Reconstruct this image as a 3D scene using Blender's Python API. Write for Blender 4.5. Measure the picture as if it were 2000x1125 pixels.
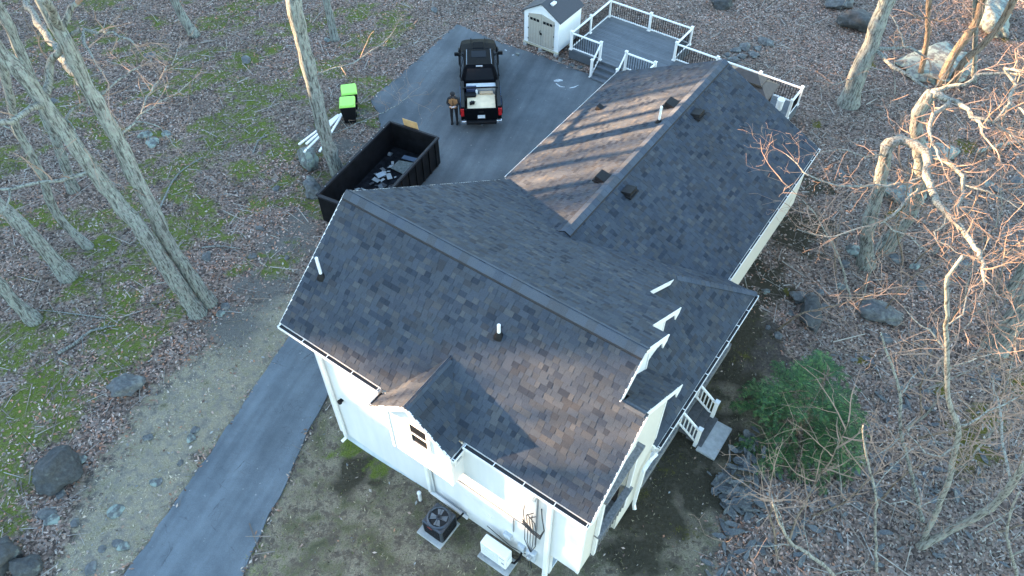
import bpy, bmesh, math, random
import numpy as np
from mathutils import Vector, Matrix, Euler, noise as mnoise

random.seed(11); rng = np.random.default_rng(11)
for o in list(bpy.data.objects): bpy.data.objects.remove(o, do_unlink=True)
S = bpy.context.scene; C = S.collection
R = math.radians

# ------------------------------------------------------------------ camera
CAM_H = 22.6; PITCH = R(49.5); FPX = 1480.0
cam = bpy.data.cameras.new('camera'); cam_o = bpy.data.objects.new('camera', cam); C.objects.link(cam_o)
cam_o.location = (0, 0, CAM_H); cam_o.rotation_euler = (R(90) - PITCH, 0, 0)
cam.sensor_width = 36; cam.lens = FPX / 2000 * 36; cam.clip_end = 2000
S.camera = cam_o
S.render.resolution_x = 1024; S.render.resolution_y = 576

# ------------------------------------------------------------------ sky, sun, exposure
SUN_EL = R(8.5)
to_sun = Vector((-0.971, 0.237, 0)).normalized()
w = bpy.data.worlds.new('World'); S.world = w; w.use_nodes = True
nt = w.node_tree; bg = nt.nodes['Background']
sky = nt.nodes.new('ShaderNodeTexSky'); sky.sky_type = 'NISHITA'; sky.sun_disc = False
sky.sun_elevation = SUN_EL; sky.sun_rotation = math.atan2(to_sun.x, to_sun.y)
sky.air_density = 1.0; sky.dust_density = 0.3; sky.ozone_density = 1.2
nt.links.new(sky.outputs[0], bg.inputs[0]); bg.inputs[1].default_value = 0.11
sun = bpy.data.lights.new('sun', 'SUN'); sun_o = bpy.data.objects.new('sun', sun); C.objects.link(sun_o)
sun.energy = 5.0; sun.angle = R(0.5); sun.color = (1.0, 0.62, 0.34)
sd = Vector((to_sun.x * math.cos(SUN_EL), to_sun.y * math.cos(SUN_EL), math.sin(SUN_EL)))
sun_o.rotation_euler = sd.to_track_quat('Z', 'Y').to_euler(); sun_o.location = (-60, 20, 60)
S.view_settings.view_transform = 'Standard'; S.view_settings.look = 'None'
S.view_settings.gamma = 1.0; S.view_settings.exposure = 3.75
S.view_settings.use_curve_mapping = False

# ------------------------------------------------------------------ survey: photo pixel -> place on the site
cF = np.array([0, math.cos(PITCH), -math.sin(PITCH)]); cU = np.array([0, math.sin(PITCH), math.cos(PITCH)])
def ray(u, v): return np.array([1., 0, 0]) * (u - 1000) / FPX + cU * (562.5 - v) / FPX + cF
def at(u, v, z=0.0):
    d = ray(u, v); t = (z - CAM_H) / d[2]; p = d * t; return Vector((p[0], p[1], z))
def onY(u, v, y):
    d = ray(u, v); t = y / d[1]; return Vector((d[0] * t, y, CAM_H + d[2] * t))
HA = R(35.2); HO = Vector((-5.58, 12.66, 0))
ub = Vector((math.cos(HA), -math.sin(HA), 0)); wa = Vector((math.sin(HA), math.cos(HA), 0))
def W(u, w_, z=0): return HO + ub * u + wa * w_ + Vector((0, 0, z))
def toL(x, y):
    dx = x - HO.x; dy = y - HO.y
    return dx * ub.x + dy * ub.y, dx * wa.x + dy * wa.y
def smooth(a, b, x): t = np.clip((x - a) / (b - a), 0, 1); return t * t * (3 - 2 * t)

# ------------------------------------------------------------------ mesh helpers
class MB:
    def __init__(s): s.v = []; s.f = []; s.c = []
    def add(s, vs, fs, col=None):
        n = len(s.v); s.v += [tuple(x) for x in vs]; s.f += [tuple(i + n for i in f) for f in fs]
        if col is not None: s.c += [col] * len(fs)
        return s
    def box(s, x0, x1, y0, y1, z0, z1, col=None):
        return s.add([(x0,y0,z0),(x1,y0,z0),(x1,y1,z0),(x0,y1,z0),(x0,y0,z1),(x1,y0,z1),(x1,y1,z1),(x0,y1,z1)],
              [(0,3,2,1),(4,5,6,7),(0,1,5,4),(1,2,6,5),(2,3,7,6),(3,0,4,7)], col)
    def hexa(s, b, t, col=None):     # bottom ring of 4, top ring of 4
        return s.add(list(b) + list(t), [(0,3,2,1),(4,5,6,7),(0,1,5,4),(1,2,6,5),(2,3,7,6),(3,0,4,7)], col)
    def beam(s, p, q, wd, h, up=(0, 0, 1), col=None):
        p = Vector(p); q = Vector(q); d = (q - p).normalized(); u = Vector(up)
        if abs(d.dot(u)) > .98: u = Vector((0, 1, 0))
        sx = d.cross(u).normalized() * wd / 2; uu = sx.cross(d).normalized() * h / 2
        return s.hexa([p-sx-uu, p+sx-uu, q+sx-uu, q-sx-uu], [p-sx+uu, p+sx+uu, q+sx+uu, q-sx+uu], col)
    def tube(s, pts, rad, n=6, cap=True, col=None):
        pts = [Vector(p) for p in pts]
        if not hasattr(rad, '__len__'): rad = [rad] * len(pts)
        base = len(s.v); prev = None; fs = []; vs = []
        for i, p in enumerate(pts):
            d = (pts[min(i+1, len(pts)-1)] - pts[max(i-1, 0)])
            d = d.normalized() if d.length > 1e-9 else Vector((0, 0, 1))
            a = prev if prev is not None else (Vector((1, 0, 0)) if abs(d.x) < .9 else Vector((0, 1, 0)))
            a = (a - d * a.dot(d)); a = a.normalized() if a.length > 1e-6 else d.orthogonal().normalized()
            prev = a; b_ = d.cross(a)
            for k in range(n):
                t = 2 * math.pi * k / n; vs.append(p + (a * math.cos(t) + b_ * math.sin(t)) * rad[i])
        for i in range(len(pts) - 1):
            for k in range(n):
                k2 = (k + 1) % n; fs.append((i*n+k, i*n+k2, (i+1)*n+k2, (i+1)*n+k))
        if cap:
            fs.append(tuple(range(n))[::-1]); fs.append(tuple(range((len(pts)-1)*n, len(pts)*n)))
        return s.add(vs, fs, col)
    def prism(s, poly, z0, z1, col=None):
        n = len(poly)
        vs = [(p[0], p[1], z0) for p in poly] + [(p[0], p[1], z1) for p in poly]
        fs = [tuple(range(n))[::-1], tuple(range(n, 2*n))] + [(i, (i+1) % n, n+(i+1) % n, n+i) for i in range(n)]
        return s.add(vs, fs, col)
    def slab(s, poly3, off, col=None):   # polygon in 3D extruded by vector
        n = len(poly3); off = Vector(off); a = [Vector(p) for p in poly3]
        return s.add(a + [p + off for p in a], [tuple(range(n))[::-1], tuple(range(n, 2*n))] + [(i, (i+1) % n, n+(i+1) % n, n+i) for i in range(n)], col)
    def lathe(s, prof, c=(0, 0, 0), n=16, col=None):
        vs = []; fs = []
        for (r, z) in prof:
            for k in range(n):
                t = 2*math.pi*k/n; vs.append((c[0]+r*math.cos(t), c[1]+r*math.sin(t), c[2]+z))
        for i in range(len(prof)-1):
            for k in range(n): fs.append((i*n+k, i*n+(k+1) % n, (i+1)*n+(k+1) % n, (i+1)*n+k))
        fs.append(tuple(range(n))[::-1]); fs.append(tuple(range((len(prof)-1)*n, len(prof)*n)))
        return s.add(vs, fs, col)
    def mesh(s, name, mat=None, smoothed=False, fix=False):
        me = bpy.data.meshes.new(name); me.from_pydata(s.v, [], s.f)
        if s.c and len(s.c) == len(s.f):
            at_ = me.color_attributes.new('Col', 'FLOAT_COLOR', 'CORNER'); arr = []
            for f, c in zip(s.f, s.c): arr += [c[0], c[1], c[2], 1.0] * len(f)
            at_.data.foreach_set('color', arr)
        if fix:
            bm = bmesh.new(); bm.from_mesh(me); bmesh.ops.recalc_face_normals(bm, faces=bm.faces); bm.to_mesh(me); bm.free()
        if mat: me.materials.append(mat)
        if smoothed: me.shade_smooth()
        return me
    def build(s, name, mat=None, parent=None, smoothed=False, bevel=0, kind=None, fix=True, label=None):
        o = bpy.data.objects.new(name, s.mesh(name, mat, smoothed, fix)); C.objects.link(o)
        if parent: o.parent = parent
        if bevel:
            m = o.modifiers.new('bevel', 'BEVEL'); m.width = bevel; m.segments = 2; m.limit_method = 'ANGLE'
        if kind: o['kind'] = kind
        if label: o['label'] = label
        return o
def inst(name, me, parent=None, loc=(0,0,0), rot=(0,0,0), scale=(1,1,1)):
    o = bpy.data.objects.new(name, me); C.objects.link(o)
    if parent: o.parent = parent
    o.location = loc; o.rotation_euler = rot; o.scale = scale; return o
def tag(o, label=None, cat=None, group=None, kind=None):
    if label: o['label'] = label
    if cat: o['category'] = cat
    if group: o['group'] = group
    if kind: o['kind'] = kind
    return o
def thing(name, label, cat, loc=(0,0,0), rz=0, group=None):
    o = bpy.data.objects.new(name, None); C.objects.link(o); o.location = loc; o.rotation_euler = (0, 0, rz)
    o.empty_display_size = .2
    return tag(o, label, cat, group)
def np_mesh(name, V, nper, mat, cols=None):      # many separate polygons with nper corners each
    n = len(V) // nper; me = bpy.data.meshes.new(name)
    me.vertices.add(len(V)); me.vertices.foreach_set('co', np.asarray(V, np.float32).ravel())
    me.loops.add(len(V)); me.loops.foreach_set('vertex_index', np.arange(len(V), dtype=np.int32))
    me.polygons.add(n); me.polygons.foreach_set('loop_start', np.arange(n, dtype=np.int32) * nper)
    if cols is not None:
        a = me.color_attributes.new('Col', 'FLOAT_COLOR', 'CORNER')
        cc = np.ones((n, 4), np.float32); cc[:, :3] = cols; a.data.foreach_set('color', np.repeat(cc, nper, 0).ravel())
    me.update(calc_edges=True); me.materials.append(mat); return me

# ------------------------------------------------------------------ materials
def new_mat(name):
    m = bpy.data.materials.new(name); m.use_nodes = True; return m, m.node_tree, m.node_tree.nodes['Principled BSDF']
def node(nt, t, **kw):
    n = nt.nodes.new(t)
    for k, v in kw.items():
        if k.startswith('in_'):
            key = k[3:]; key = int(key) if key.isdigit() else key
            n.inputs[key].default_value = v
        else: setattr(n, k, v)
    return n
def ramp(nt, src, stops):
    r = nt.nodes.new('ShaderNodeValToRGB'); cr = r.color_ramp
    while len(cr.elements) < len(stops): cr.elements.new(.5)
    for e, (p, c) in zip(cr.elements, stops):
        e.position = p; e.color = (c, c, c, 1) if not hasattr(c, '__len__') else (*c, 1)
    nt.links.new(src, r.inputs[0]); return r.outputs[0]
def mixc(nt, fac, a, b, mode='MIX'):
    m = nt.nodes.new('ShaderNodeMix'); m.data_type = 'RGBA'; m.blend_type = mode
    for sck, val in ((m.inputs[0], fac), (m.inputs[6], a), (m.inputs[7], b)):
        if isinstance(val, bpy.types.NodeSocket): nt.links.new(val, sck)
        elif hasattr(val, '__len__'): sck.default_value = (*val, 1)
        else: sck.default_value = val
    return m.outputs[2]
def coords(nt, kind='Object', scale=(1, 1, 1)):
    tc = nt.nodes.new('ShaderNodeTexCoord'); mp = nt.nodes.new('ShaderNodeMapping'); mp.inputs['Scale'].default_value = scale
    nt.links.new(tc.outputs[kind], mp.inputs[0]); return mp.outputs[0]
def noise(nt, vec, scale, detail=4, rough=.6, out=0):
    n = node(nt, 'ShaderNodeTexNoise', in_Scale=scale, in_Detail=detail, in_Roughness=rough); nt.links.new(vec, n.inputs['Vector']); return n.outputs[out]
def bump(nt, bs, h, strength=.3, dist=.02):
    b_ = node(nt, 'ShaderNodeBump', in_Strength=strength, in_Distance=dist); nt.links.new(h, b_.inputs['Height']); nt.links.new(b_.outputs[0], bs.inputs['Normal'])
MATS = {}
def mat(name, col, rough=.6, metal=0, var=.12, scale=8, bmp=0, spec=.5, coat=0):
    if name in MATS: return MATS[name]
    m, nt, bs = new_mat(name); v = coords(nt); n = noise(nt, v, scale)
    lo = tuple(c * (1 - var) for c in col); hi = tuple(min(1, c * (1 + var)) for c in col)
    nt.links.new(ramp(nt, n, [(.3, lo), (.7, hi)]), bs.inputs['Base Color'])
    bs.inputs['Roughness'].default_value = rough; bs.inputs['Metallic'].default_value = metal
    bs.inputs['Specular IOR Level'].default_value = spec; bs.inputs['Coat Weight'].default_value = coat
    if bmp: bump(nt, bs, noise(nt, v, scale * 4), bmp, .01)
    MATS[name] = m; return m
def attr_mat(name, rough=.9, var=.25, scale=60, bmp=.3, spec=.2):
    m, nt, bs = new_mat(name); a = nt.nodes.new('ShaderNodeVertexColor'); a.layer_name = 'Col'
    v = coords(nt); n = noise(nt, v, scale, 3)
    c = mixc(nt, 1.0, a.outputs[0], ramp(nt, n, [(.25, 1 - var), (.75, 1 + var)]), 'MULTIPLY')
    n2 = noise(nt, v, .7, 3); c = mixc(nt, 1.0, c, ramp(nt, n2, [(.3, .88), (.7, 1.1)]), 'MULTIPLY')
    nt.links.new(c, bs.inputs['Base Color']); bs.inputs['Roughness'].default_value = rough
    bs.inputs['Specular IOR Level'].default_value = spec
    if bmp: bump(nt, bs, n, bmp, .004)
    MATS[name] = m; return m
M_sh = attr_mat('shingle', .9, .3, 70, .35, .10)
M_leaf = attr_mat('dead_leaf', .85, .15, 20, 0, .08)
M_blade = attr_mat('grass_blade', .85, .15, 20, 0, .05)
M_white = mat('white_vinyl', (.70, .70, .685), .45, var=.03)
M_trim = mat('white_trim', (.66, .655, .63), .5, var=.05)
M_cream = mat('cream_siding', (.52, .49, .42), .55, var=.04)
M_dark = mat('dark_void', (.012, .012, .014), .8)
M_black = mat('black_plastic', (.009, .0095, .011), .5, spec=.15)
M_fnd = mat('painted_foundation', (.50, .56, .60), .8, var=.14, scale=3, bmp=.2)
M_glass, _nt, _b = new_mat('window_glass'); _b.inputs['Base Color'].default_value = (.012, .014, .018, 1); _b.inputs['Roughness'].default_value = .08; _b.inputs['Specular IOR Level'].default_value = .05
M_wood_old = mat('weathered_wood', (.14, .145, .15), .85, var=.45, scale=14, bmp=.5)
M_conc = mat('concrete', (.30, .31, .31), .9, var=.18, scale=6, bmp=.2)
M_cable = mat('black_cable', (.02, .02, .022), .5)
M_galv = mat('grey_metal', (.32, .34, .36), .4, metal=.6)
M_vent = mat('roof_vent_plastic', (.016, .016, .017), .6, var=.2, spec=.15)

# siding: white clapboard with faint streaks
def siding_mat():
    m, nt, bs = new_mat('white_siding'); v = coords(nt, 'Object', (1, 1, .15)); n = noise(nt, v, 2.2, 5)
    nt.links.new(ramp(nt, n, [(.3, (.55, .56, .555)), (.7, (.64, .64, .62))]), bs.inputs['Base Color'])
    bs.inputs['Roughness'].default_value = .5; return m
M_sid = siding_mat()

# ------------------------------------------------------------------ terrain
DRIVE = [(-3.06,38.63),(-7.0,31.6),(-6.3,29.6),(-6.6,26.5),(-7.2,21.5),(-8.22,17.1),(-8.85,15.4),(-9.45,13.6),(-10.2,11.6),(-10.95,9.6),(-11.48,8.09),(-12.6,5.0),(-13.6,2.0),
         (-9.6,2.2),(-8.75,5.0),(-8.04,8.09),(-7.55,10.0),(-7.15,11.6),(-6.85,13.0),(-6.44,14.3),(-5.3,16.0),(-3.4,18.6),(-.4,22.8),(2.2,26.5),(6.2,31.4),(5.2,33.2),(4.2,33.6),(2.94,34.52),(1.2,35.7),(-.55,36.71)]
def in_poly(x, y, poly):
    c = np.zeros(x.shape, bool); n = len(poly)
    for i in range(n):
        x1, y1 = poly[i]; x2, y2 = poly[(i+1) % n]
        if y1 == y2: continue
        c ^= ((y1 > y) != (y2 > y)) & (x < (x2-x1)*(y-y1)/(y2-y1)+x1)
    return c
def poly_dist(x, y, poly):
    d = np.full(x.shape, 1e9); n = len(poly)
    for i in range(n):
        x1, y1 = poly[i]; x2, y2 = poly[(i+1) % n]; dx, dy = x2-x1, y2-y1
        t = np.clip(((x-x1)*dx+(y-y1)*dy)/(dx*dx+dy*dy), 0, 1)
        d = np.minimum(d, np.hypot(x-x1-t*dx, y-y1-t*dy))
    return np.where(in_poly(x, y, poly), -d, d)
def wob(x, y, s, seed=0):      # cheap smooth noise in -1..1
    o = 0.0
    for k, (a, b_) in enumerate(((1.0, .0), (.31, .95), (-.78, .63), (.66, -.75), (-.2, -.98))):
        o = o + np.sin((x*a + y*b_) * s * (1 + .37*k) + seed * 3.1 + k * 1.7 + 1.3*np.sin((x*b_ - y*a) * s * .61 + k + seed))
    return o / 5
def HGT(x, y):
    x = np.asarray(x, float); y = np.asarray(y, float); u, w_ = toL(x, y)
    front = .45 * smooth(.4, 4.4, u) * (1 - smooth(1.5, 5.5, w_)) * (1 - smooth(14, 18, u))
    dd = poly_dist(x, y, DRIVE)
    hou = np.maximum(np.maximum(-1.5 - u, u - 9.5), np.maximum(-6 - w_, w_ - 29))
    wild = smooth(.3, 4, dd) * smooth(0, 5, hou)
    z = front + wild * (.13 * wob(x, y, .55, 1) + .05 * wob(x, y, 1.7, 2) + .02 * wob(x, y, 4.1, 3)) + smooth(.05, .8, dd) * .015 * wob(x, y, 3.0, 5)
    d = (x * to_sun.x + (y - 15) * to_sun.y)
    z = z + 16.9 * smooth(42, 96, d)  # unseen rise on the sun side, added to keep the ground shaded
    return z
def ground_z(x, y): return float(HGT(np.array([x]), np.array([y]))[0])
def gnd(u, v):
    z = 0.0
    for _ in range(6): p = at(u, v, z); z = ground_z(p.x, p.y)
    return at(u, v, z)

# blobs of ground cover, given where the survey found them (photo pixel, radius in metres)
def blobs(lst): return [(gnd(a, b_), r) for (a, b_, r) in lst]
MOSS = blobs([(500,255,1.7),(480,222,1.3),(545,300,1.2),(350,372,1.3),(395,405,1.1),(480,335,1.4),(430,285,1.0),(90,740,1.6),(45,800,1.5),(15,705,1.3),(135,765,1.1),(240,590,1.4),(222,645,1.3),(150,565,1.0),(300,100,1.0),(312,45,.8),(250,122,.9),(545,170,.9),(60,640,1.0),(585,190,.8),(200,480,1.0),(330,460,1.0),(20,870,1.0),(420,150,1.2),(530,95,1.0),(120,500,1.0),(275,250,.8),(80,420,1.0),(700,30,1.1),(560,350,.8),(690,870,1.1),(740,900,.9),(650,880,.7),(500,200,1.2),(480,120,1.4),(600,130,1.0),(15,910,.8),(190,170,.8)])
YMOSS = blobs([(1890,855,1.3),(1930,825,1.1),(1988,745,.9),(1960,690,.8),(1690,712,.7),(1875,905,.9),(1530,572,.45),(1700,130,.7),(1890,290,1.2),(1960,70,.8),(1905,880,1.2),(1840,760,.6),(1600,240,.5),(1750,420,.7),(1310,900,1.0),(1240,960,.9),(1480,620,.7),(1440,690,.9),(1385,740,.7),(1330,1040,.8),(1400,800,.8)])
LEAFY = blobs([(450,520,2.6),(330,650,2.4),(250,720,2.0),(520,440,2.2),(585,420,1.6),(150,850,2.0),(80,900,2.0),(60,990,2.2),(560,330,1.5),(1500,690,1.6),(1530,640,1.2),(1560,380,2.2),(300,560,1.6),(420,580,1.6),(620,300,1.2)])
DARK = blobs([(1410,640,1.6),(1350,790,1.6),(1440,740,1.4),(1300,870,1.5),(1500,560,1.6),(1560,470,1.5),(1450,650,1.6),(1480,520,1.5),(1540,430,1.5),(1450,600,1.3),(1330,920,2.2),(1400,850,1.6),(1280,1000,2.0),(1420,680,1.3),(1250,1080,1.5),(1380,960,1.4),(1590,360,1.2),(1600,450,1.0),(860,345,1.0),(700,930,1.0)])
GRAVEL = blobs([(620,270,1.5),(660,290,1.4),(700,215,1.2),(560,480,1.8),(520,560,1.7),(590,440,1.2),(460,640,1.6),(640,250,1.2),(690,290,1.0)])
def field(x, y, bl, soft=.75):
    m = np.zeros(x.shape); wx = x + .45 * wob(x, y, 2.3, 7) + .2*wob(x, y, 6., 3); wy = y + .45 * wob(x, y, 2.1, 9) + .2*wob(x, y, 5.7, 4)
    for p, r in bl: m = np.maximum(m, 1 - smooth(r * (1 - soft), r * 1.15, np.hypot(wx - p.x, wy - p.y)))
    return m
STRIP = [tuple(gnd(*p).xy) for p in ((600,575),(520,590),(440,600),(370,690),(300,760),(215,850),(150,950),(110,1125),(130,1190))] + [(-13.6,2.0),(-11.48,8.09),(-9.45,13.6),(-8.22,17.1),(-7.2,21.5)]
LAWN = [(-9.6,2.2),(-8.04,8.09),(-7.15,11.6),(-6.44,14.3),(-5.3,15.4),(2.4,9.0),(8.8,18.5),(10.4,16.8),(9.4,13.0),(6.2,9.4),(5.0,6.5),(4.0,2.0)]
def zones(x, y):
    moss = field(x, y, MOSS); ymoss = field(x, y, YMOSS, .95); dark = field(x, y, DARK, .9); grav = field(x, y, GRAVEL)
    left = (1 - smooth(-9, -5, x - .30*np.maximum(0, y-24)))
    moss = np.maximum(moss, left * smooth(.4, 1.6, poly_dist(x, y, STRIP)) * .88 * smooth(-.35, .4, wob(x, y, .8, 51) + .6*wob(x, y, 2.4, 52)))
    j = .6 * wob(x, y, 1.9, 11) + .25 * wob(x, y, 5., 12)
    strip = 1 - smooth(-.3, .5, poly_dist(x, y, STRIP) + j); lawn = 1 - smooth(-.3, .6, poly_dist(x, y, LAWN) + j)
    grass = np.maximum(strip, lawn); leaf = np.maximum(1 - grass, field(x, y, LEAFY, .6) * (1 - lawn))
    grass = grass * (1 - .75*field(x, y, LEAFY, .6))
    ymoss = ymoss * (1 - .4*lawn)
    return leaf, moss, grass, dark, ymoss, grav, lawn
def axis(lo, hi, step, far, fstep): return np.concatenate([np.arange(-far, lo, fstep), np.arange(lo, hi, step), np.arange(hi, far + 1, fstep)])
xs = axis(-34, 36, .25, 330, 6); ys = axis(2, 48, .25, 330, 6)
X, Y = np.meshgrid(xs, ys); Xf = X.ravel(); Yf = Y.ravel()
Z = HGT(Xf, Yf); dd = poly_dist(Xf, Yf, DRIVE); Z = np.where(dd < .12, np.minimum(Z, 0) - .05, Z)
nx, ny = len(xs), len(ys)
idx = np.arange(nx*ny).reshape(ny, nx)
F = np.stack([idx[:-1,:-1], idx[:-1,1:], idx[1:,1:], idx[1:,:-1]], -1).reshape(-1, 4)
me = bpy.data.meshes.new('ground'); me.vertices.add(len(Xf)); me.vertices.foreach_set('co', np.stack([Xf, Yf, Z], 1).astype(np.float32).ravel())
me.loops.add(F.size); me.loops.foreach_set('vertex_index', F.ravel().astype(np.int32)); me.polygons.add(len(F)); me.polygons.foreach_set('loop_start', np.arange(len(F), dtype=np.int32)*4)
me.update(calc_edges=True); me.shade_smooth()
zz = zones(Xf, Yf)
for nm, tri in (('Z1', (0, 1, 2)), ('Z2', (3, 4, 5)), ('Z3', (6, 6, 6))):
    a = me.color_attributes.new(nm, 'FLOAT_COLOR', 'POINT'); cc = np.ones((len(Xf), 4), np.float32)
    for k in range(3): cc[:, k] = zz[tri[k]]
    a.data.foreach_set('color', cc.ravel())
def ground_mat():
    m, nt, bs = new_mat('woodland_floor'); L = nt.links
    v = coords(nt, 'Object')
    def att(nm):
        a = nt.nodes.new('ShaderNodeVertexColor'); a.layer_name = nm; s_ = nt.nodes.new('ShaderNodeSeparateColor'); L.new(a.outputs[0], s_.inputs[0]); return s_.outputs
    z1 = att('Z1'); z2 = att('Z2'); z3 = att('Z3')
    n_f = noise(nt, v, 9, 6, .7); n_m = noise(nt, v, 1.6, 5, .65); n_g = noise(nt, v, 30, 3, .7); n_k = noise(nt, v, 3.2, 8, .75)
    vo = node(nt, 'ShaderNodeTexVoronoi', in_Scale=13.0); L.new(v, vo.inputs['Vector'])
    sp = nt.nodes.new('ShaderNodeSeparateColor'); L.new(vo.outputs['Color'], sp.inputs[0])
    leafc = ramp(nt, sp.outputs[0], [(0, (.05, .042, .036)), (.35, (.125, .098, .082)), (.6, (.20, .15, .122)), (.85, (.29, .23, .19)), (1, (.21, .195, .18))])
    leafc = mixc(nt, 1.0, leafc, ramp(nt, n_m, [(.3, (.62, .62, .66)), (.7, (1.1, 1.05, 1.02))]), 'MULTIPLY')
    def sharp(mask, lo=.35, hi=.6, src=None):
        a = nt.nodes.new('ShaderNodeMath'); a.operation = 'MULTIPLY_ADD'; L.new(src if src is not None else n_k, a.inputs[0]); a.inputs[1].default_value = 2.6
        b_ = nt.nodes.new('ShaderNodeMath'); b_.operation = 'ADD'; L.new(mask, b_.inputs[0]); b_.inputs[1].default_value = -1.3; L.new(b_.outputs[0], a.inputs[2])
        return ramp(nt, a.outputs[0], [(lo, 0.), (hi, 1.)])
    soil = ramp(nt, n_f, [(.3, (.035, .030, .027)), (.6, (.085, .073, .063)), (.8, (.14, .123, .107))])
    grass = ramp(nt, n_g, [(.25, (.10, .087, .06)), (.5, (.24, .212, .15)), (.75, (.40, .355, .265))])
    grass = mixc(nt, ramp(nt, n_m, [(.52, 0.), (.7, .4)]), grass, (.10, .105, .05)); grass = mixc(nt, ramp(nt, n_k, [(.42, .75), (.55, 0.)]), grass, (.15, .142, .13))
    lawn = ramp(nt, n_g, [(.25, (.085, .072, .052)), (.5, (.20, .172, .125)), (.8, (.34, .295, .215))])
    lawn = mixc(nt, ramp(nt, n_m, [(.46, 0.), (.62, .7)]), lawn, (.06, .066, .028)); lawn = mixc(nt, ramp(nt, n_k, [(.42, .8), (.54, 0.)]), lawn, (.07, .056, .046))
    grass = mixc(nt, z3[0], grass, lawn)
    moss = ramp(nt, n_g, [(.25, (.038, .052, .013)), (.55, (.105, .130, .030)), (.8, (.19, .21, .062))])
    ym = ramp(nt, n_g, [(.25, (.045, .042, .010)), (.6, (.11, .10, .022)), (.85, (.16, .145, .035))])
    grav = ramp(nt, n_g, [(.2, (.045, .042, .04)), (.5, (.115, .11, .10)), (.8, (.22, .21, .19))])
    c = mixc(nt, sharp(z1[0], .3, .5), soil, leafc)
    c = mixc(nt, sharp(z1[2], .3, .8), c, grass)
    c = mixc(nt, sharp(z2[2], .35, .95), c, grav)
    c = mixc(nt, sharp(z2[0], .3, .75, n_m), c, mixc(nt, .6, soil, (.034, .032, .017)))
    c = mixc(nt, sharp(z1[1], .55, 1.25), c, moss)
    c = mixc(nt, sharp(z2[1], .5, .95), c, ym)
    L.new(c, bs.inputs['Base Color']); bs.inputs['Roughness'].default_value = .95; bs.inputs['Specular IOR Level'].default_value = .03
    ad = nt.nodes.new('ShaderNodeMath'); ad.operation = 'ADD'; L.new(n_f, ad.inputs[0]); L.new(sp.outputs[0], ad.inputs[1])
    bump(nt, bs, ad.outputs[0], .6, .05); return m
me.materials.append(ground_mat())
ground = bpy.data.objects.new('ground', me); C.objects.link(ground); tag(ground, kind='structure')

# asphalt
def asphalt_mat():
    m, nt, bs = new_mat('asphalt'); L = nt.links; v = coords(nt, 'Object')
    n1 = noise(nt, v, .35, 5, .6); n2 = noise(nt, v, 90, 2, .6); n3 = noise(nt, v, 3.0, 5, .7)
    c = ramp(nt, n1, [(.3, (.080, .097, .114)), (.52, (.112, .134, .154)), (.72, (.145, .170, .190))])
    c = mixc(nt, 1.0, c, ramp(nt, n2, [(.2, .68), (.8, 1.28)]), 'MULTIPLY'); c = mixc(nt, 1.0, c, ramp(nt, n3, [(.25, .90), (.75, 1.08)]), 'MULTIPLY')
    tc = nt.nodes.new('ShaderNodeTexCoord'); mp = nt.nodes.new('ShaderNodeMapping'); L.new(tc.outputs['Object'], mp.inputs[0]); mp.vector_type = 'TEXTURE'; mp.inputs['Rotation'].default_value = (0, 0, R(70)); mp.inputs['Scale'].default_value = (9, .75, 1)
    n5 = noise(nt, mp.outputs[0], 1.3, 3, .5); c = mixc(nt, 1.0, c, ramp(nt, n5, [(.35, .82), (.65, 1.14)]), 'MULTIPLY')
    ds = node(nt, 'ShaderNodeTexNoise', in_Scale=1.5, in_Detail=4); L.new(v, ds.inputs['Vector'])
    vv = mixc(nt, .16, v, ds.outputs['Color'])
    vo = node(nt, 'ShaderNodeTexVoronoi', feature='DISTANCE_TO_EDGE', in_Scale=.75); L.new(vv, vo.inputs['Vector'])
    vo2 = node(nt, 'ShaderNodeTexVoronoi', feature='DISTANCE_TO_EDGE', in_Scale=4.5); L.new(vv, vo2.inputs['Vector'])
    crackmask = ramp(nt, noise(nt, v, .9, 4), [(.52, 0.), (.62, .75)])
    cr = ramp(nt, vo.outputs[0], [(.0, 1.), (.010, 0.)]); cr2 = ramp(nt, vo2.outputs[0], [(0., .7), (.022, 0.)])
    both = mixc(nt, 1.0, cr, cr2, 'ADD')
    mk = nt.nodes.new('ShaderNodeMath'); mk.operation = 'MULTIPLY'; L.new(both, mk.inputs[0]); L.new(crackmask, mk.inputs[1])
    sx = nt.nodes.new('ShaderNodeSeparateXYZ'); L.new(v, sx.inputs[0]); mr = nt.nodes.new('ShaderNodeMapRange'); L.new(sx.outputs[1], mr.inputs[0]); mr.inputs[1].default_value = 19; mr.inputs[2].default_value = 24
    mk2 = nt.nodes.new('ShaderNodeMath'); mk2.operation = 'MULTIPLY'; L.new(mk.outputs[0], mk2.inputs[0]); L.new(ramp(nt, mr.outputs[0], [(0, 1.), (1, .18)]), mk2.inputs[1])
    c = mixc(nt, mk2.outputs[0], c, (.022, .022, .024)); c = mixc(nt, mr.outputs[0], c, mixc(nt, 1.0, c, (.80, .76, .73), 'MULTIPLY')); c = mixc(nt, ramp(nt, noise(nt, v, 5.5, 2), [(.73, 0.), (.745, .5)]), c, (.30, .30, .29))
    L.new(c, bs.inputs['Base Color']); bs.inputs['Roughness'].default_value = .85; bs.inputs['Specular IOR Level'].default_value = .2
    bump(nt, bs, n2, .4, .006); return m
M_asph = asphalt_mat()
def spill(parent, pxs, wds):
    pts = [at(a, b_, .031) for a, b_ in pxs]; mb = MB()
    for i in range(len(pts)-1):
        d = (pts[i+1]-pts[i]).normalized(); n = Vector((-d.y, d.x, 0)); a, b_ = wds[i], wds[i+1]
        mb.slab([pts[i]-n*a, pts[i+1]-n*b_, pts[i+1]+n*b_, pts[i]+n*a], (0, 0, .0025))
    mb.build('paint_spill', mat('dried_white_paint', (.36,.38,.39), .8, var=.4, scale=9), parent)
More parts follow.
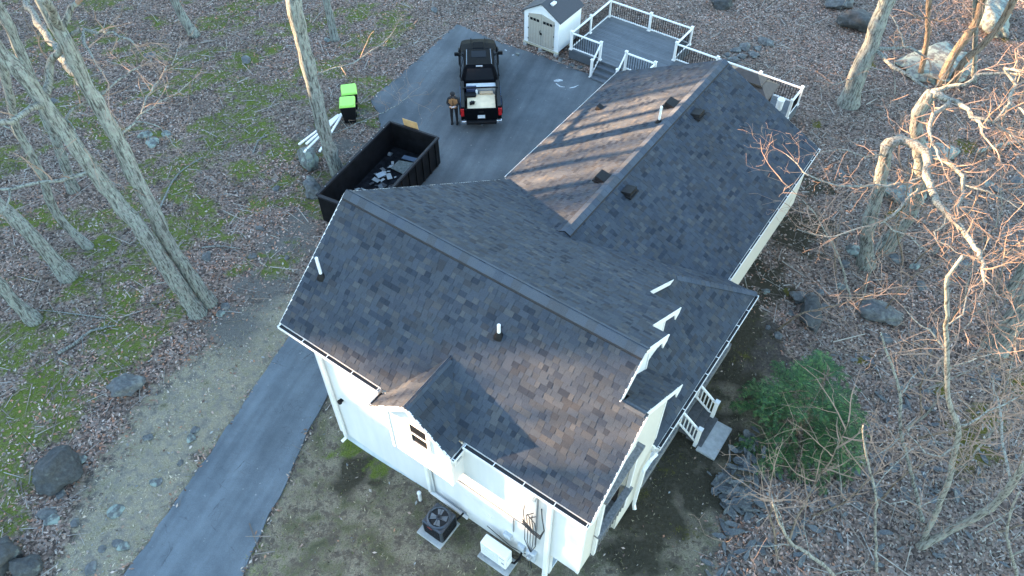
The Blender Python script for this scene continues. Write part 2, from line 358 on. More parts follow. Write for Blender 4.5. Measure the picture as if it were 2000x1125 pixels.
def densify(poly, step=.35, jit=.05):
    out = []
    for i, (x1, y1) in enumerate(poly):
        x2, y2 = poly[(i+1) % len(poly)]; n = max(1, int(math.hypot(x2-x1, y2-y1)/step))
        for k in range(n): out.append((x1+(x2-x1)*k/n + random.gauss(0, jit), y1+(y2-y1)*k/n + random.gauss(0, jit)))
    return out
drv = tag(MB().prism(densify(DRIVE, .5, .03), -.12, .028).build('driveway', M_asph), kind='structure')
spill(drv, [(1082,158),(1090,157),(1099,157)], [.05,.12,.05]); spill(drv, [(1086,163),(1094,169),(1103,170)], [.03,.04,.02]); spill(drv, [(1112,172),(1122,170),(1130,166)], [.02,.04,.01]); spill(drv, [(1000,108),(1004,107)], [.05,.04]); spill(drv, [(986,97),(990,99)], [.05,.03])

# ================================================================== the house (local axes: x = u along the front, y = w towards the back)
house = thing('house', 'large white sided house with dark weathered shingle roof, dormer and long rear wing', 'house', HO, -HA)
V3 = Vector
def zF(w_): return 8.4 - .777 * (3 - w_)          # front slope
def zB(w_): return 8.4 - .66 * (w_ - 3)           # rear slope
def zWL(u): return 5.4 - .5 * abs(u - 3.42)       # wing
def zP(u): return 3.1 + .786 * (9.1 - u)          # porch
def zD(u): return 6.9 - .885 * abs(u - 4.2)       # dormer
def zBB(w_): return 7.64 - .777 * abs(w_ - 2)     # bump-out behind its ridge
def urB(w_): return 8.47 if w_ < 4.45 else 8.0 if w_ < 6.55 else 7.0 if w_ < 8.7 else 7.0 + (w_ - 8.7) / 2.3 * 2.1

SHC = [(.062,.072,.088),(.080,.090,.105),(.100,.108,.118),(.120,.113,.108),(.048,.055,.067),(.092,.094,.098),(.135,.130,.126),(.078,.076,.078),(.095,.105,.120)]
_mean = np.mean(SHC, 0); SHC = [tuple((.92*np.array(c) + .08*_mean)*np.array((.48,.535,.60))) for c in SHC]
SHW = [.13, .18, .22, .28]
EXPO = .148
def tab_mesh(wd, thick, col):
    mb = MB(); t1 = EXPO * 1.12
    v = [(0,0,0),(wd,0,0),(wd,t1,.0),(0,t1,.0),(0,0,thick),(wd,0,thick),(wd-.003,t1,.005),(.003,t1,.005)]
    mb.add(v, [(4,5,6,7),(0,1,5,4),(1,2,6,5),(3,0,4,7)], col); return mb
TABS = [(wd, th, ci, tab_mesh(wd - .004, th, SHC[ci])) for wd in SHW for th in (.011, .021) for ci in range(len(SHC))]
TABS_MID = [t for t in TABS if t[2] in (1, 2, 5, 8)]
TAB_ME = {}
ALL_TABS = []; SLOPES = []
def slope(name, org, e1, e2, tmax, rows):
    """org: point at s=0,t=0 on the roof plane; e1 horizontal, e2 up the slope; rows(t) -> list of (s0,s1)"""
    org = V3(org); e1 = V3(e1).normalized(); e2 = V3(e2).normalized(); nn = e1.cross(e2).normalized()
    if nn.z < 0: nn = -nn
    part = bpy.data.objects.new(name, None); SLOPES.append([part, org, e1, e2, nn, []])
    rec = SLOPES[-1]; t = 0.0
    while t < tmax - .05:
        for (s0, s1) in rows(t + EXPO / 2):
            if s1 - s0 < .08: continue
            s = s0
            while s < s1 - .01:
                wd, th, ci, mb = random.choice(TABS if random.random() < .45 else TABS_MID)
                cut = None
                if s + wd > s1 - .05: cut = s1 - s
                rec[5].append((s, t, wd, th, ci, mb, cut)); s += wd if cut is None else cut
        t += EXPO
    return rec
def deck_slab(mb, pts, nn, th=.07): mb.slab([V3(p) - V3(nn) * .006 for p in pts], -V3(nn) * th)

fn = math.hypot(1, .777); bn = math.hypot(1, .66); wn = math.hypot(1, .5); pn = math.hypot(1, .786); dn = math.hypot(1, .885)
# each roof face: rows in metres up the slope
slope('front_roof_face', (0, -.22, zF(-.22)), (1,0,0), (0,1,.777), 3.22*fn, lambda t: [(-.92, 9.2 if -.22 + t/fn < 2.02 else 8.5)])
def rowsB(t):
    w_ = 11.0 - t / bn; ur = urB(w_)
    if w_ < 7.6: return [(-.9, ur)]
    k = (.66 * (w_ - 3) - 3.0) / .5
    return [(-.9, 3.42 - k + .12), (3.42 + k - .12, ur)]
slope('rear_roof_face', (0, 11.0, zB(11.0)), (1,0,0), (0,-1,.66), 8.0*bn, rowsB)
slope('wing_west_roof_face', (-1.2, 0, zWL(-1.2)), (0,1,0), (1,0,.5), 4.62*wn, lambda t: [(3 + (8.4 - zWL(-1.2 + t/wn)) / .66 - .1, 19.65)])
slope('wing_east_roof_face', (8.05, 0, zWL(8.05)), (0,1,0), (-1,0,.5), 4.63*wn, lambda t: [(3 + (8.4 - zWL(8.05 - t/wn)) / .66 - .1, 19.65)])
slope('porch_roof_face', (9.1, 0, zP(9.1)), (0,1,0), (-1,0,.786), 2.3*pn, lambda t: [(3.95, 8.7 + (9.1 - t/pn - 7.0) * 2.3/2.1 + .05)])
slope('side_bay_roof_face', (0, 4.5, zBB(4.5)), (1,0,0), (0,-1,.777), 2.5*fn, lambda t: [(8.16 if t < 2.0*fn else 8.56, 9.15)])
slope('dormer_west_roof_face', (2.9, 0, zD(2.9)), (0,1,0), (1,0,.885), 1.3*dn, lambda t: [(-.75, 3 - (8.4 - zD(2.9 + t/dn)) / .777 + .08)])
slope('dormer_east_roof_face', (5.5, 0, zD(5.5)), (0,1,0), (-1,0,.885), 1.3*dn, lambda t: [(-.75, 3 - (8.4 - zD(5.5 - t/dn)) / .777 + .08)])
# base decks of the faces (thin slabs under the shingles)
DECKS = {
 'front_roof_face': [[(-.92,-.22),(9.2,-.22),(9.2,2.02),(8.5,2.02),(8.5,3),(-.92,3)], lambda u, w_: zF(w_)],
 'rear_roof_face': [[(-.9,3),(8.47,3),(8.47,4.45),(8.0,4.45),(8.0,6.55),(7.0,6.55),(7.0,8.7),(9.1,11),(8.05,11.0),(3.42,7.6),(-.9,10.85)], lambda u, w_: zB(w_)],
 'wing_west_roof_face': [[(-1.2,10.95),(3.42,7.5),(3.42,19.65),(-1.2,19.65)], lambda u, w_: zWL(u)],
 'wing_east_roof_face': [[(8.05,10.95),(8.05,19.65),(3.42,19.65),(3.42,7.5)], lambda u, w_: zWL(u)],
 'porch_roof_face': [[(9.1,3.95),(9.1,11),(6.9,8.6),(6.9,3.95)], lambda u, w_: zP(u)],
 'side_bay_roof_face': [[(8.56,2.0),(9.15,2.0),(9.15,4.5),(8.16,4.5),(8.16,2.4),(8.56,2.4)], lambda u, w_: zBB(w_)],
 'dormer_west_roof_face': [[(2.9,-.75),(4.2,-.75),(4.2,1.1),(2.9,-.38)], lambda u, w_: zD(u)],
 'dormer_east_roof_face': [[(5.5,-.75),(5.5,-.38),(4.2,1.1),(4.2,-.75)], lambda u, w_: zD(u)]}
M_deckb = mat('roof_underlay', (.03, .03, .032), .9)
cam_l = V3((*toL(0, 0), CAM_H))
for rec in SLOPES:
    nm = rec[0].name; poly, fz = DECKS[nm]; mb = MB(); deck_slab(mb, [(p[0], p[1], fz(*p)) for p in poly], rec[4])
    nob = mb.build(nm, M_deckb, house); bpy.data.objects.remove(rec[0]); rec[0] = nob; nob.name = nm.replace('_west','').replace('_east','')
    for tb in rec[5]:
        p = rec[1] + rec[2] * tb[0] + rec[3] * tb[1]; ALL_TABS.append(((p - cam_l).length if tb[6] is None else 1e9, rec, tb))
ALL_TABS.sort(key=lambda a: a[0])
near = set(id(a[2]) for a in ALL_TABS[:300])
for rec in SLOPES:
    part, org, e1, e2, nn, tabs = rec; big = MB()
    rot = Matrix((e1, e2, nn)).transposed(); flip = e1.cross(e2).dot(nn) < 0
    for tb in tabs:
        s, t, wd, th, ci, mb, cut = tb; o = org + e1 * s + e2 * (t - .01)
        if id(tb) in near:
            k = (wd, th, ci, flip)
            if k not in TAB_ME:
                m2 = MB(); m2.v = list(mb.v); m2.f = list(mb.f); m2.c = list(mb.c); TAB_ME[k] = m2.mesh('shingle', M_sh)
            ob = bpy.data.objects.new('shingle', TAB_ME[k]); C.objects.link(ob); ob.parent = part
            ob.matrix_local = Matrix.Translation(o) @ rot.to_4x4()
        else:
            sc = 1 if cut is None else cut / wd
            f_ = mb.f if not flip else [g[::-1] for g in mb.f]
            big.add([o + e1 * (v[0] * sc) + e2 * v[1] + nn * v[2] for v in mb.v], f_, mb.c[0])
    big.build('shingles', M_sh, part, kind='stuff', fix=False)

# ridge vents and caps, hip caps
def ridge(name, p, q, na, nb, parent, vent=True, wd=.19, step=.27):
    p = V3(p); q = V3(q); d = (q - p).normalized(); na = V3(na).normalized(); nb = V3(nb).normalized()   # na, nb: down-slope directions
    up = V3((0, 0, 1)) - d * d.z
    lift = .05 if vent else .026
    if vent:
        m = MB()
        for n_ in (na, nb):
            a = p + n_ * (wd + .035); b_ = q + n_ * (wd + .035)
            m.hexa([p, a, b_, q], [p + up * .045, a + up * .04, b_ + up * .04, q + up * .045])
        m.build('ridge_vent', M_dark, parent)
    L_ = (q - p).length; n = int(L_ / step)
    cb = {}
    for i in range(n + 1):
        c = tuple(np.array(SHC[random.choice([1, 2, 5, 8])])*1.35); a0 = i * step; a1 = min(L_, a0 + step * 1.1)
        if a1 - a0 < .03: continue
        m = MB(); th = .012
        for s_, n_ in ((1, na), (-1, nb)):
            p0 = p + d * a0 + up * (lift + .010); p1 = p + d * a1 + up * (lift + .002)
            q0 = p0 + n_ * wd; q1 = p1 + n_ * wd
            m.hexa([p0 - up*th, q0 - up*th, q1 - up*th, p1 - up*th], [p0, q0, q1, p1], c)
        m.build('ridge_cap', M_sh, parent)
roofF = SLOPES[0][0]; roofB = SLOPES[1][0]; roofWL = SLOPES[2][0]; roofP = SLOPES[4][0]; roofD = SLOPES[7][0]; roofBB = SLOPES[5][0]
ridge('main', (-.9, 3, 8.4), (8.5, 3, 8.4), (0, -1, -.777), (0, 1, -.66), roofF, True, .22)
ridge('wing', (3.42, 7.75, 5.4), (3.42, 19.65, 5.4), (-1, 0, -.5), (1, 0, -.5), roofWL, True, .22)
ridge('hip', (7.0, 8.7, 4.74), (9.12, 11.02, 3.12), (-.74, .67, -.5), (.7, -.7, -.55), roofP, False, .14, .2)
ridge('dormer', (4.2, -.75, 6.9), (4.2, 1.0, 6.9), (-1, 0, -.885), (1, 0, -.885), roofD, False, .12, .2)
ridge('bay', (8.62, 2.0, 7.63), (9.15, 2.0, 7.63), (0, -1, -.777), (0, 1, -.777), roofBB, False, .12, .2)

# walls
def clap(mb, p0, p1, z0, z1, top=None, ext=None, h=.115):
    p0 = V3((*p0, 0)); p1 = V3((*p1, 0)); d = (p1 - p0).normalized(); L_ = (p1 - p0).length; n = V3((d.y, -d.x, 0)); z = z0
    while z < z1 - 1e-4:
        zt = min(z + h, z1); s0, s1 = (0, L_) if ext is None else ext(zt)
        if s1 - s0 > .02:
            a = p0 + d * s0; b_ = p0 + d * s1
            A = [a + n*.016 + V3((0,0,z)), b_ + n*.016 + V3((0,0,z)), b_ + n*.003 + V3((0,0,zt)), a + n*.003 + V3((0,0,zt)), a + n*.0 + V3((0,0,z)), b_ + V3((0,0,z))]
            mb.add(A, [(0,1,2,3), (4,5,1,0), (0,3,4), (1,5,2)])
        z = zt
def core(mb, p0, p1, z0, z1, th=.12):     # solid wall behind the boards
    p0 = V3((*p0, 0)); p1 = V3((*p1, 0)); d = (p1 - p0).normalized(); n = V3((d.y, -d.x, 0)); a = p0 - n*.002; b_ = p1 - n*.002
    mb.hexa([a+V3((0,0,z0)), b_+V3((0,0,z0)), b_-n*th+V3((0,0,z0)), a-n*th+V3((0,0,z0))], [a+V3((0,0,z1)), b_+V3((0,0,z1)), b_-n*th+V3((0,0,z1)), a-n*th+V3((0,0,z1))])
def wall(name, segs, m, boards=True):
    wl = MB(); sb = MB()
    for (p0, p1, z0, z1) in segs: core(wl, p0, p1, z0, z1)
    o = wl.build(name, m, house)
    for (p0, p1, z0, z1) in segs: clap(sb, p0, p1, z0, z1)
    sb.build('clapboards', m, o, kind='stuff', fix=False); return o
def gable_wall(name, p0, p1, z0, zfun, m, n=24):
    """wall whose top follows zfun(s) along p0->p1"""
    P0 = V3((*p0, 0)); P1 = V3((*p1, 0)); L_ = (P1 - P0).length; d = (P1-P0).normalized(); nn = V3((d.y, -d.x, 0)); wl = MB(); sb = MB(); pts = []
    ss = [L_ * i / n for i in range(n + 1)]
    poly = [P0 + V3((0,0,z0)), P1 + V3((0,0,z0))] + [P0 + d*s_ + V3((0,0,zfun(s_))) for s_ in reversed(ss)]
    wl.slab([p - nn*.002 for p in poly], -nn * .12); o = wl.build(name, m, house)
    zt = max(zfun(s_) for s_ in ss)
    def ext(z):
        ok = [s_ for s_ in ss if zfun(s_) >= z - .02]; return (min(ok), max(ok)) if len(ok) > 1 else (0, 0)
    clap(sb, p0, p1, z0, zt, ext=ext); sb.build('clapboards', m, o, kind='stuff', fix=False); return o
fw = wall('front_wall', [((0,0),(8.15,0),.56,5.86), ((8.15,0),(9,0),1.95,5.86)], M_sid)
wall('dormer_bay_cheek', [((3.2,0),(3.2,-.5),3.65,5.9), ((5.25,-.5),(5.25,0),3.65,5.9)], M_sid)
dw = gable_wall('dormer_bay_front', (3.2,-.5), (5.25,-.5), 3.65, lambda s_: zD(3.2 + s_) - .09, M_sid)
MB().box(3.21,5.24,-.49,0,3.6,3.648).build('bay_soffit', M_white, house)
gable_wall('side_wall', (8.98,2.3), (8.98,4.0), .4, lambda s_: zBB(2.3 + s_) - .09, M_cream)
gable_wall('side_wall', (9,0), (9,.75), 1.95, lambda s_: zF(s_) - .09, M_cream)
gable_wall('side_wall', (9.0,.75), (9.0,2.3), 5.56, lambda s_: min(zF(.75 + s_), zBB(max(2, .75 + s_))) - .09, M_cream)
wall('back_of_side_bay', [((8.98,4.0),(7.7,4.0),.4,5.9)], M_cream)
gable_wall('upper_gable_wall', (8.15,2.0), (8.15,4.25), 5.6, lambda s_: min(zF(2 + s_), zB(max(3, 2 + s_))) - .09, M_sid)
gable_wall('upper_gable_wall', (7.7,4.25), (7.7,6.35), 3.6, lambda s_: zB(4.25 + s_) - .09, M_sid)
gable_wall('upper_gable_wall', (6.7,6.35), (6.7,8.5), 3.6, lambda s_: zB(6.35 + s_) - .09, M_sid)
wall('upper_back_wall', [((8.15,4.25),(7.7,4.25),3.6,7.4), ((7.7,6.35),(6.7,6.35),3.6,6.0)], M_sid)
wall('porch_wall', [((7.7,4.0),(7.7,10.8),.3,3.05)], M_sid)
gable_wall('west_gable_wall', (0,10.4), (0,0), .2, lambda s_: min(zF(10.4 - s_), zB(max(3, 10.4 - s_))) - .09, M_sid)
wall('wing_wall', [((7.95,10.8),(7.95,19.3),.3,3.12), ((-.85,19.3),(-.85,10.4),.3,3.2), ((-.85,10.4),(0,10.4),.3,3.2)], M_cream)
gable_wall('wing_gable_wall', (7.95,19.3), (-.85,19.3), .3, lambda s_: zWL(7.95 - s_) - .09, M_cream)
MB().box(.03,8.12,.03,10.4,-.4,.555).box(-.8,7.90,10.82,19.25,-.4,.3).build('foundation', M_fnd, house)
# two-storey recess in the side bay
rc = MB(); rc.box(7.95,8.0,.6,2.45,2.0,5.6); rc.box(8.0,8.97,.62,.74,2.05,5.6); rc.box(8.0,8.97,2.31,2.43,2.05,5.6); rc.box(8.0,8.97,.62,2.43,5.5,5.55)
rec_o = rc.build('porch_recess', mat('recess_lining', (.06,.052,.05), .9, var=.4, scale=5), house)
MB().box(7.95,9.05,.62,2.43,1.9,2.05).build('recess_floor', M_wood_old, rec_o)
MB().beam((9.10,.55,5.50),(9.10,2.45,5.50),.22,.10).build('header_beam', M_wood_old, rec_o)
MB().beam((9.10,.62,3.25),(9.10,2.40,3.25),.20,.07).build('rail_cap', M_wood_old, rec_o)
for i in range(12): MB().box(9.06,9.10,.68+i*.145,.72+i*.145,2.05,3.22).build('baluster', M_wood_old, rec_o)
for i in range(12): MB().box(9.07,9.11,.68+i*.145,.76+i*.145,5.16,5.45).build('bracket', mat('dark_wood', (.035,.025,.02), .8), rec_o)
for w_ in (.68, 2.36): MB().box(9.02,9.12,w_-.05,w_+.05,2.0,5.46).build('porch_post', M_trim, rec_o)
# corner boards
cb = MB()
for (u, w_, z0, z1) in ((0,-.02,.56,5.85),(9.0,0,1.95,5.8),(8.98,4.0,3.4,5.9),(3.2,-.51,3.65,5.85),(5.25,-.51,3.65,5.85),(7.7,6.35,4.2,6.0),(8.15,4.25,5,7.3)):
    MB().box(u-.055,u+.028,w_-.028,w_+.055,z0,z1).build('corner_board', M_trim, house)
# rake and eave fascia
def fascia(p, q, th=.035, h=.15, tri=None):
    p = V3(p); q = V3(q); m = MB(); m.beam(p - V3((0,0,h/2+.01)), q - V3((0,0,h/2+.01)), th, h); return m.build('fascia', M_trim, house)
fascia((9.2,-.22,zF(-.22)),(9.2,2.0,zF(2))); fascia((9.15,2.0,zBB(2)),(9.15,4.5,zBB(4.5)))
fascia((8.5,2.0,zF(2)),(8.5,3.0,8.4)); fascia((8.48,3.0,8.4),(8.48,4.45,zB(4.45)))
fascia((8.0,4.5,zB(4.5)),(8.0,6.55,zB(6.55))); fascia((7.0,6.6,zB(6.6)),(7.0,8.7,zB(8.7)))
for (u, w_, z) in ((9.15,4.47,zBB(4.47)),(8.48,4.42,zB(4.42)),(8.0,6.52,zB(6.52)),(9.2,-.18,zF(-.18))):     # eave returns at the rake ends
    sg = 1 if w_ > 0 else -1
    MB().slab([(u-.016,w_,z-.02),(u-.016,w_-sg*.34,z-.02+.22),(u-.016,w_-sg*.34,z-.02+.06),(u-.016,w_-sg*.22,z-.30),(u-.016,w_,z-.20)],(.034,0,0)).build('eave_return', M_trim, house)
fascia((-.92,-.22,zF(-.22)),(-.92,3,8.4)); fascia((-.9,3,8.4),(-.9,10.8,zB(10.8)))
fascia((2.95,-.74,zD(2.95)),(4.2,-.74,6.9),h=.14); fascia((4.2,-.74,6.9),(5.45,-.74,zD(5.45)),h=.14)
fascia((-1.2,19.64,zWL(-1.2)),(3.42,19.64,5.4)); fascia((3.42,19.64,5.4),(8.05,19.64,zWL(8.05)))
fascia((8.05,11.0,zB(11)),(9.12,11.0,zB(11)),h=.16); fascia((9.1,3.95,zP(9.1)),(8.98,3.95,zP(8.98)))
MB().add([(9.1,3.94,3.1),(9.1,3.94,2.9),(7.8,3.94,2.9),(8.0,3.94,zP(8.0)-.05),(9.1,3.90,3.1),(9.1,3.90,2.9),(7.8,3.90,2.9),(8.0,3.90,zP(8.0)-.05)],[(0,1,2,3),(7,6,5,4),(0,4,5,1),(1,5,6,2),(2,6,7,3),(3,7,4,0)]).build('porch_end_board', M_trim, house)
MB().box(-.9,9.15,-.2,0,5.70,5.73).build('soffit', M_trim, house)
# gutters
M_gut_in = mat('gutter_dirt', (.010,.010,.012), .7, var=.5, scale=20)
def gutter(p, q, out, wd=.14, dp=.11, step=.8, lipmat=None):
    p = V3(p); q = V3(q); n = V3(out).normalized(); up = V3((0,0,1)); d = (q - p).normalized(); L_ = (q-p).length; m = MB()
    def bar(o0, o1, z0, z1):
        a, b_ = p + n*o0, q + n*o0; c_, d_ = q + n*o1, p + n*o1
        m.hexa([a+up*z0, b_+up*z0, c_+up*z0, d_+up*z0], [a+up*z1, b_+up*z1, c_+up*z1, d_+up*z1])
    bar(0, wd, -dp, -dp+.012); bar(wd-.014, wd, -dp+.012, .0); bar(0, .012, -dp+.012, -.004)
    for e in (p, q):
        s_ = .01 if e is p else -.01; m.hexa([e+up*-dp, e+n*wd+up*-dp, e+n*wd+d*s_+up*-dp, e+d*s_+up*-dp], [e+up*-.003, e+n*wd+up*-.003, e+n*wd+d*s_+up*-.003, e+d*s_+up*-.003])
    g = m.build('gutter', M_trim, house)
    f_ = MB(); a, b_ = p + n*.014 + d*.012, q + n*.014 - d*.012; c_, d_ = q + n*(wd-.016) - d*.012, p + n*(wd-.016) + d*.012
    f_.hexa([a+up*(-dp+.013), b_+up*(-dp+.013), c_+up*(-dp+.013), d_+up*(-dp+.013)], [x+up*(-dp*.35) for x in (a, b_, c_, d_)]); f_.build('gutter_dirt', M_gut_in, g)
    k = int(L_/step)
    for i in range(k+1):
        s_ = min(L_-.05, .05 + (L_-.1)*i/max(1, k)); h = MB(); e = p + d*s_; h.beam(e + up*.003 - n*.03, e + n*(wd-.002) + up*.003, .022, .012); h.build('hanger', M_white, g)
gz = zF(-.22) - .02
gutter((-.92,-.23,gz),(2.82,-.23,gz),(0,-1,0)); gutter((5.58,-.23,gz),(9.2,-.23,gz),(0,-1,0))
gutter((2.89,-.75,zD(2.9)-.03),(2.89,-.2,zD(2.9)-.03),(-1,0,0),.11,.1,.5); gutter((5.51,-.75,zD(5.5)-.03),(5.51,-.2,zD(5.5)-.03),(1,0,0),.11,.1,.3)
gutter((-1.21,11.0,zWL(-1.2)-.03),(-1.21,19.65,zWL(-1.2)-.03),(-1,0,0),.07,.10,1.2)
gutter((8.06,11.1,zWL(8.05)-.02),(8.06,19.65,zWL(8.05)-.02),(1,0,0),.09,.10,.8)
gutter((9.11,3.97,3.08),(9.11,11.0,3.08),(1,0,0),.12,.11,.75)
# downspouts
def spout(pts, name='downspout', r=.05, m=M_white):
    mb = MB()
    for a, b_ in zip(pts[:-1], pts[1:]): mb.beam(a, b_, r*2, r*1.6, (0,-1,0))
    return mb.build(name, m, house, bevel=.012)
spout([(.22,-.30,5.75),(.22,-.10,5.5),(.22,-.09,.45),(.12,-.22,.28)])
spout([(8.05,-.30,5.75),(8.05,-.10,5.5),(8.05,-.09,.35)], r=.07)
spout([(9.2,3.85,3.0),(9.12,3.6,2.85),(9.10,3.3,2.7),(9.10,3.3,.5),(9.2,3.2,.4)])
# line-set channel and service conduit on the front wall
spout([(3.78,-.06,2.9),(3.80,-.06,.72),(5.25,-.07,.68)], 'line_set_channel', .055)
spout([(3.98,-.05,2.75),(4.02,-.05,.95),(5.2,-.05,.9)], 'line_set_channel', .02, M_galv)
mb = MB(); mb.tube([(4.98,-.03,2.82),(7.5,-.03,2.78)], .014, 6); mb.build('conduit', M_galv, house)
mb = MB(); mb.tube([(6.9,-.04,1.9),(6.9,-.04,2.75)], .02, 6); mb.build('conduit', M_galv, house)
bx = MB().box(6.6,6.85,-.13,-.0,1.35,1.55).build('junction_box', mat('meter_grey', (.42,.46,.50), .5), house, bevel=.01)
mt = MB().box(7.42,7.72,-.16,-.0,1.0,1.55).build('meter_box', MATS['meter_grey'], house, bevel=.015)
MB().lathe([(.085,0),(.085,.09),(.06,.12)], (0,0,0), 14).build('meter_dial', M_galv, mt).matrix_local = Matrix.Translation((7.57,-.16,1.35)) @ Matrix.Rotation(R(90), 4, 'X')
MB().box(7.1,7.32,-.12,0,1.05,1.4).build('junction_box', MATS['meter_grey'], house, bevel=.01)
MB().box(5.95,6.12,-.03,0,1.72,1.86).build('dryer_vent', M_trim, house, bevel=.01)
# floodlight on the left of the front wall
fl = MB().lathe([(.06,0),(.075,.1),(.03,.13)], (.55,-.12,2.9), 10).build('flood_light', M_black, house); MB().box(.5,.6,-.1,0,2.92,3.0).build('lamp_base', M_black, fl)
# service cables
cab = MB()
for k in range(5):
    x = 7.30 + .09*k; pts = [(x+.25*math.sin(k)-.02*k,-.12,4.25-.1*k),(x,-.16,3.9-.05*k),(x+.03,-.1,3.0),(x+.05,-.14,2.2),(7.55,-.12,1.5)]
    cab.tube(pts, .012, 5)
for k in range(3):
    cab.tube([(7.25,-.12,3.35-.12*k),(7.6,-.2,3.32-.1*k),(7.9,-.25,3.4-.1*k),(7.98,-.2,3.75),(7.85,-.12,4.2),(7.78,-.06,4.55)], .016, 5)
cab.tube([(7.55,-.12,1.5),(7.60,-.15,.9),(7.62,-.14,.4)], .018, 5); cab.tube([(7.5,-.12,1.5),(7.52,-.16,.9),(7.5,-.14,.4)], .014, 5)
cab.tube([(6.0,-.1,1.2),(6.9,-.14,1.02),(7.4,-.1,1.1)], .012, 5)
cab.build('service_cables', M_cable, house)
mast = MB().tube([(7.68,-.09,2.2),(7.68,-.09,5.3)], .03, 8).build('cable_mast', M_galv, house); MB().tube([(7.68,-.09,5.3),(7.68,-.2,5.4),(7.68,-.28,5.28)], .045, 8).build('weather_head', M_galv, mast)
# windows
def window(name, c, du, nrm, w2, h2, sash=2):
    """c centre on wall, du horizontal unit, nrm outward"""
    c = V3(c); du = V3(du); nn = V3(nrm); up = V3((0,0,1)); f_ = MB(); t = .06
    def pl(a0, a1, z0, z1, d0, d1):
        P = [c + du*a + up*z + nn*d for (a, z, d) in ((a0,z0,d0),(a1,z0,d0),(a1,z0,d1),(a0,z0,d1))]; Q = [c + du*a + up*z + nn*d for (a, z, d) in ((a0,z1,d0),(a1,z1,d0),(a1,z1,d1),(a0,z1,d1))]; f_.hexa(P, Q)
    pl(-w2-t,-w2,-h2-t,h2+t,-.02,.05); pl(w2,w2+t,-h2-t,h2+t,-.02,.05); pl(-w2,w2,h2,h2+t,-.02,.05); pl(-w2,w2,-h2-t,-h2,-.02,.065)
    win = f_.build('window', M_trim, house)
    for i in range(sash):
        z0 = -h2 + 2*h2*i/sash; z1 = -h2 + 2*h2*(i+1)/sash; g = MB(); d = .022 + .012*i
        g.hexa([c+du*a+up*z+nn*dd_ for (a,z,dd_) in ((-w2,z0,d-.01),(w2,z0,d-.01),(w2,z0,d),(-w2,z0,d))],[c+du*a+up*z+nn*dd_ for (a,z,dd_) in ((-w2,z1,d-.01),(w2,z1,d-.01),(w2,z1,d),(-w2,z1,d))]); g.build('pane', M_glass, win)
        f_ = MB(); pl(-w2,w2,z1-.035,z1,.02,.05); pl(-w2,w2,z0,z0+.035,.02,.05); pl(-w2,-w2+.035,z0+.036,z1-.036,.02,.05); pl(w2-.035,w2,z0+.036,z1-.036,.02,.05); f_.build('sash', M_trim, win)
window('w', (4.28,-.51,5.28), (1,0,0), (0,-1,0), .30, .48)
window('w', (5.26,-.22,5.0), (0,1,0), (1,0,0), .14, .36)
# pipes and vents on the roofs
def vent_pipe(u, w_, z, h, nrm, lean=0):
    r = MB().tube([(u,w_,z-.1),(u+lean,w_,z+h)], .045, 12).build('vent_pipe', M_white, house, smoothed=False)
    MB().lathe([(.15,-.06),(.10,.05),(.062,.11),(.047,.13)], (u,w_,z), 14).build('rubber_boot', M_black, r)
vent_pipe(-.38,1.12,6.94,.75,0); vent_pipe(5.08,1.92,7.56,.42,0); vent_pipe(3.1,14.72,5.24,.70,0)
def roof_vent(u, w_, slopedir, sc=1):
    zc = zWL(u); s_ = slopedir; m = MB()
    a = .24*sc; b_ = .2*sc
    def pz(x): return zWL(u + x) + .01
    m.hexa([(u-b_,w_-a,pz(-b_)),(u+b_,w_-a,pz(b_)),(u+b_,w_+a,pz(b_)),(u-b_,w_+a,pz(-b_))],
           [(u-b_*.9,w_-a*.9,max(pz(-b_),pz(b_))+ (.10 if s_<0 else .02)),(u+b_*.9,w_-a*.9,max(pz(-b_),pz(b_))+(.02 if s_<0 else .10)),(u+b_*.9,w_+a*.9,max(pz(-b_),pz(b_))+(.02 if s_<0 else .10)),(u-b_*.9,w_+a*.9,max(pz(-b_),pz(b_))+(.10 if s_<0 else .02))])
    o = m.build('roof_vent', M_vent, house, bevel=.02)
    x0 = u + s_*b_*1.25; MB().box(min(u, x0)-.0, max(u, x0), w_-a*1.12, w_+a*1.12, zWL(u)-.01 if s_ < 0 else zWL(u)-.01, zWL(u)+.05).build('vent_flange', M_vent, o)
roof_vent(2.98,16.0,-1,1.05); roof_vent(3.0,10.85,-1,1.05); roof_vent(4.0,16.1,1); roof_vent(4.02,10.86,1); roof_vent(-.12,16.15,-1,.6)
# porch floor, posts, front rail, steps down to the side lawn
po = MB().box(7.72,9.0,4.02,10.6,.2,.62).build('porch_floor', M_wood_old, house)
for w_ in (4.15,6.45,7.85,10.4): MB().box(8.82,8.94,w_-.06,w_+.06,.62,2.98).build('porch_post', M_white, house)
def rail_run(p, q, parent, z0, z1, n):
    MB().beam((*p,z1),(*q,z1),.07,.05).build('rail', M_white, parent); MB().beam((*p,z0),(*q,z0),.05,.04).build('rail', M_white, parent)
    for i in range(n):
        t = (i+.5)/n; x = p[0]+(q[0]-p[0])*t; y = p[1]+(q[1]-p[1])*t; MB().box(x-.02,x+.02,y-.02,y+.02,z0,z1).build('baluster', M_white, parent)
rail_run((8.88,4.2),(8.88,6.4),house,.75,1.5,14); rail_run((8.88,7.9),(8.88,10.3),house,.75,1.5,14); rail_run((7.85,4.1),(8.8,4.1),house,.75,1.5,6)
for i, (x, z) in enumerate(((9.02,.46),(9.32,.30),(9.60,.15))):
    MB().box(x,x+.3,6.5,7.8,z-.14,z).build('porch_step', mat('step_boards', (.06,.062,.065), .8, var=.3), house)
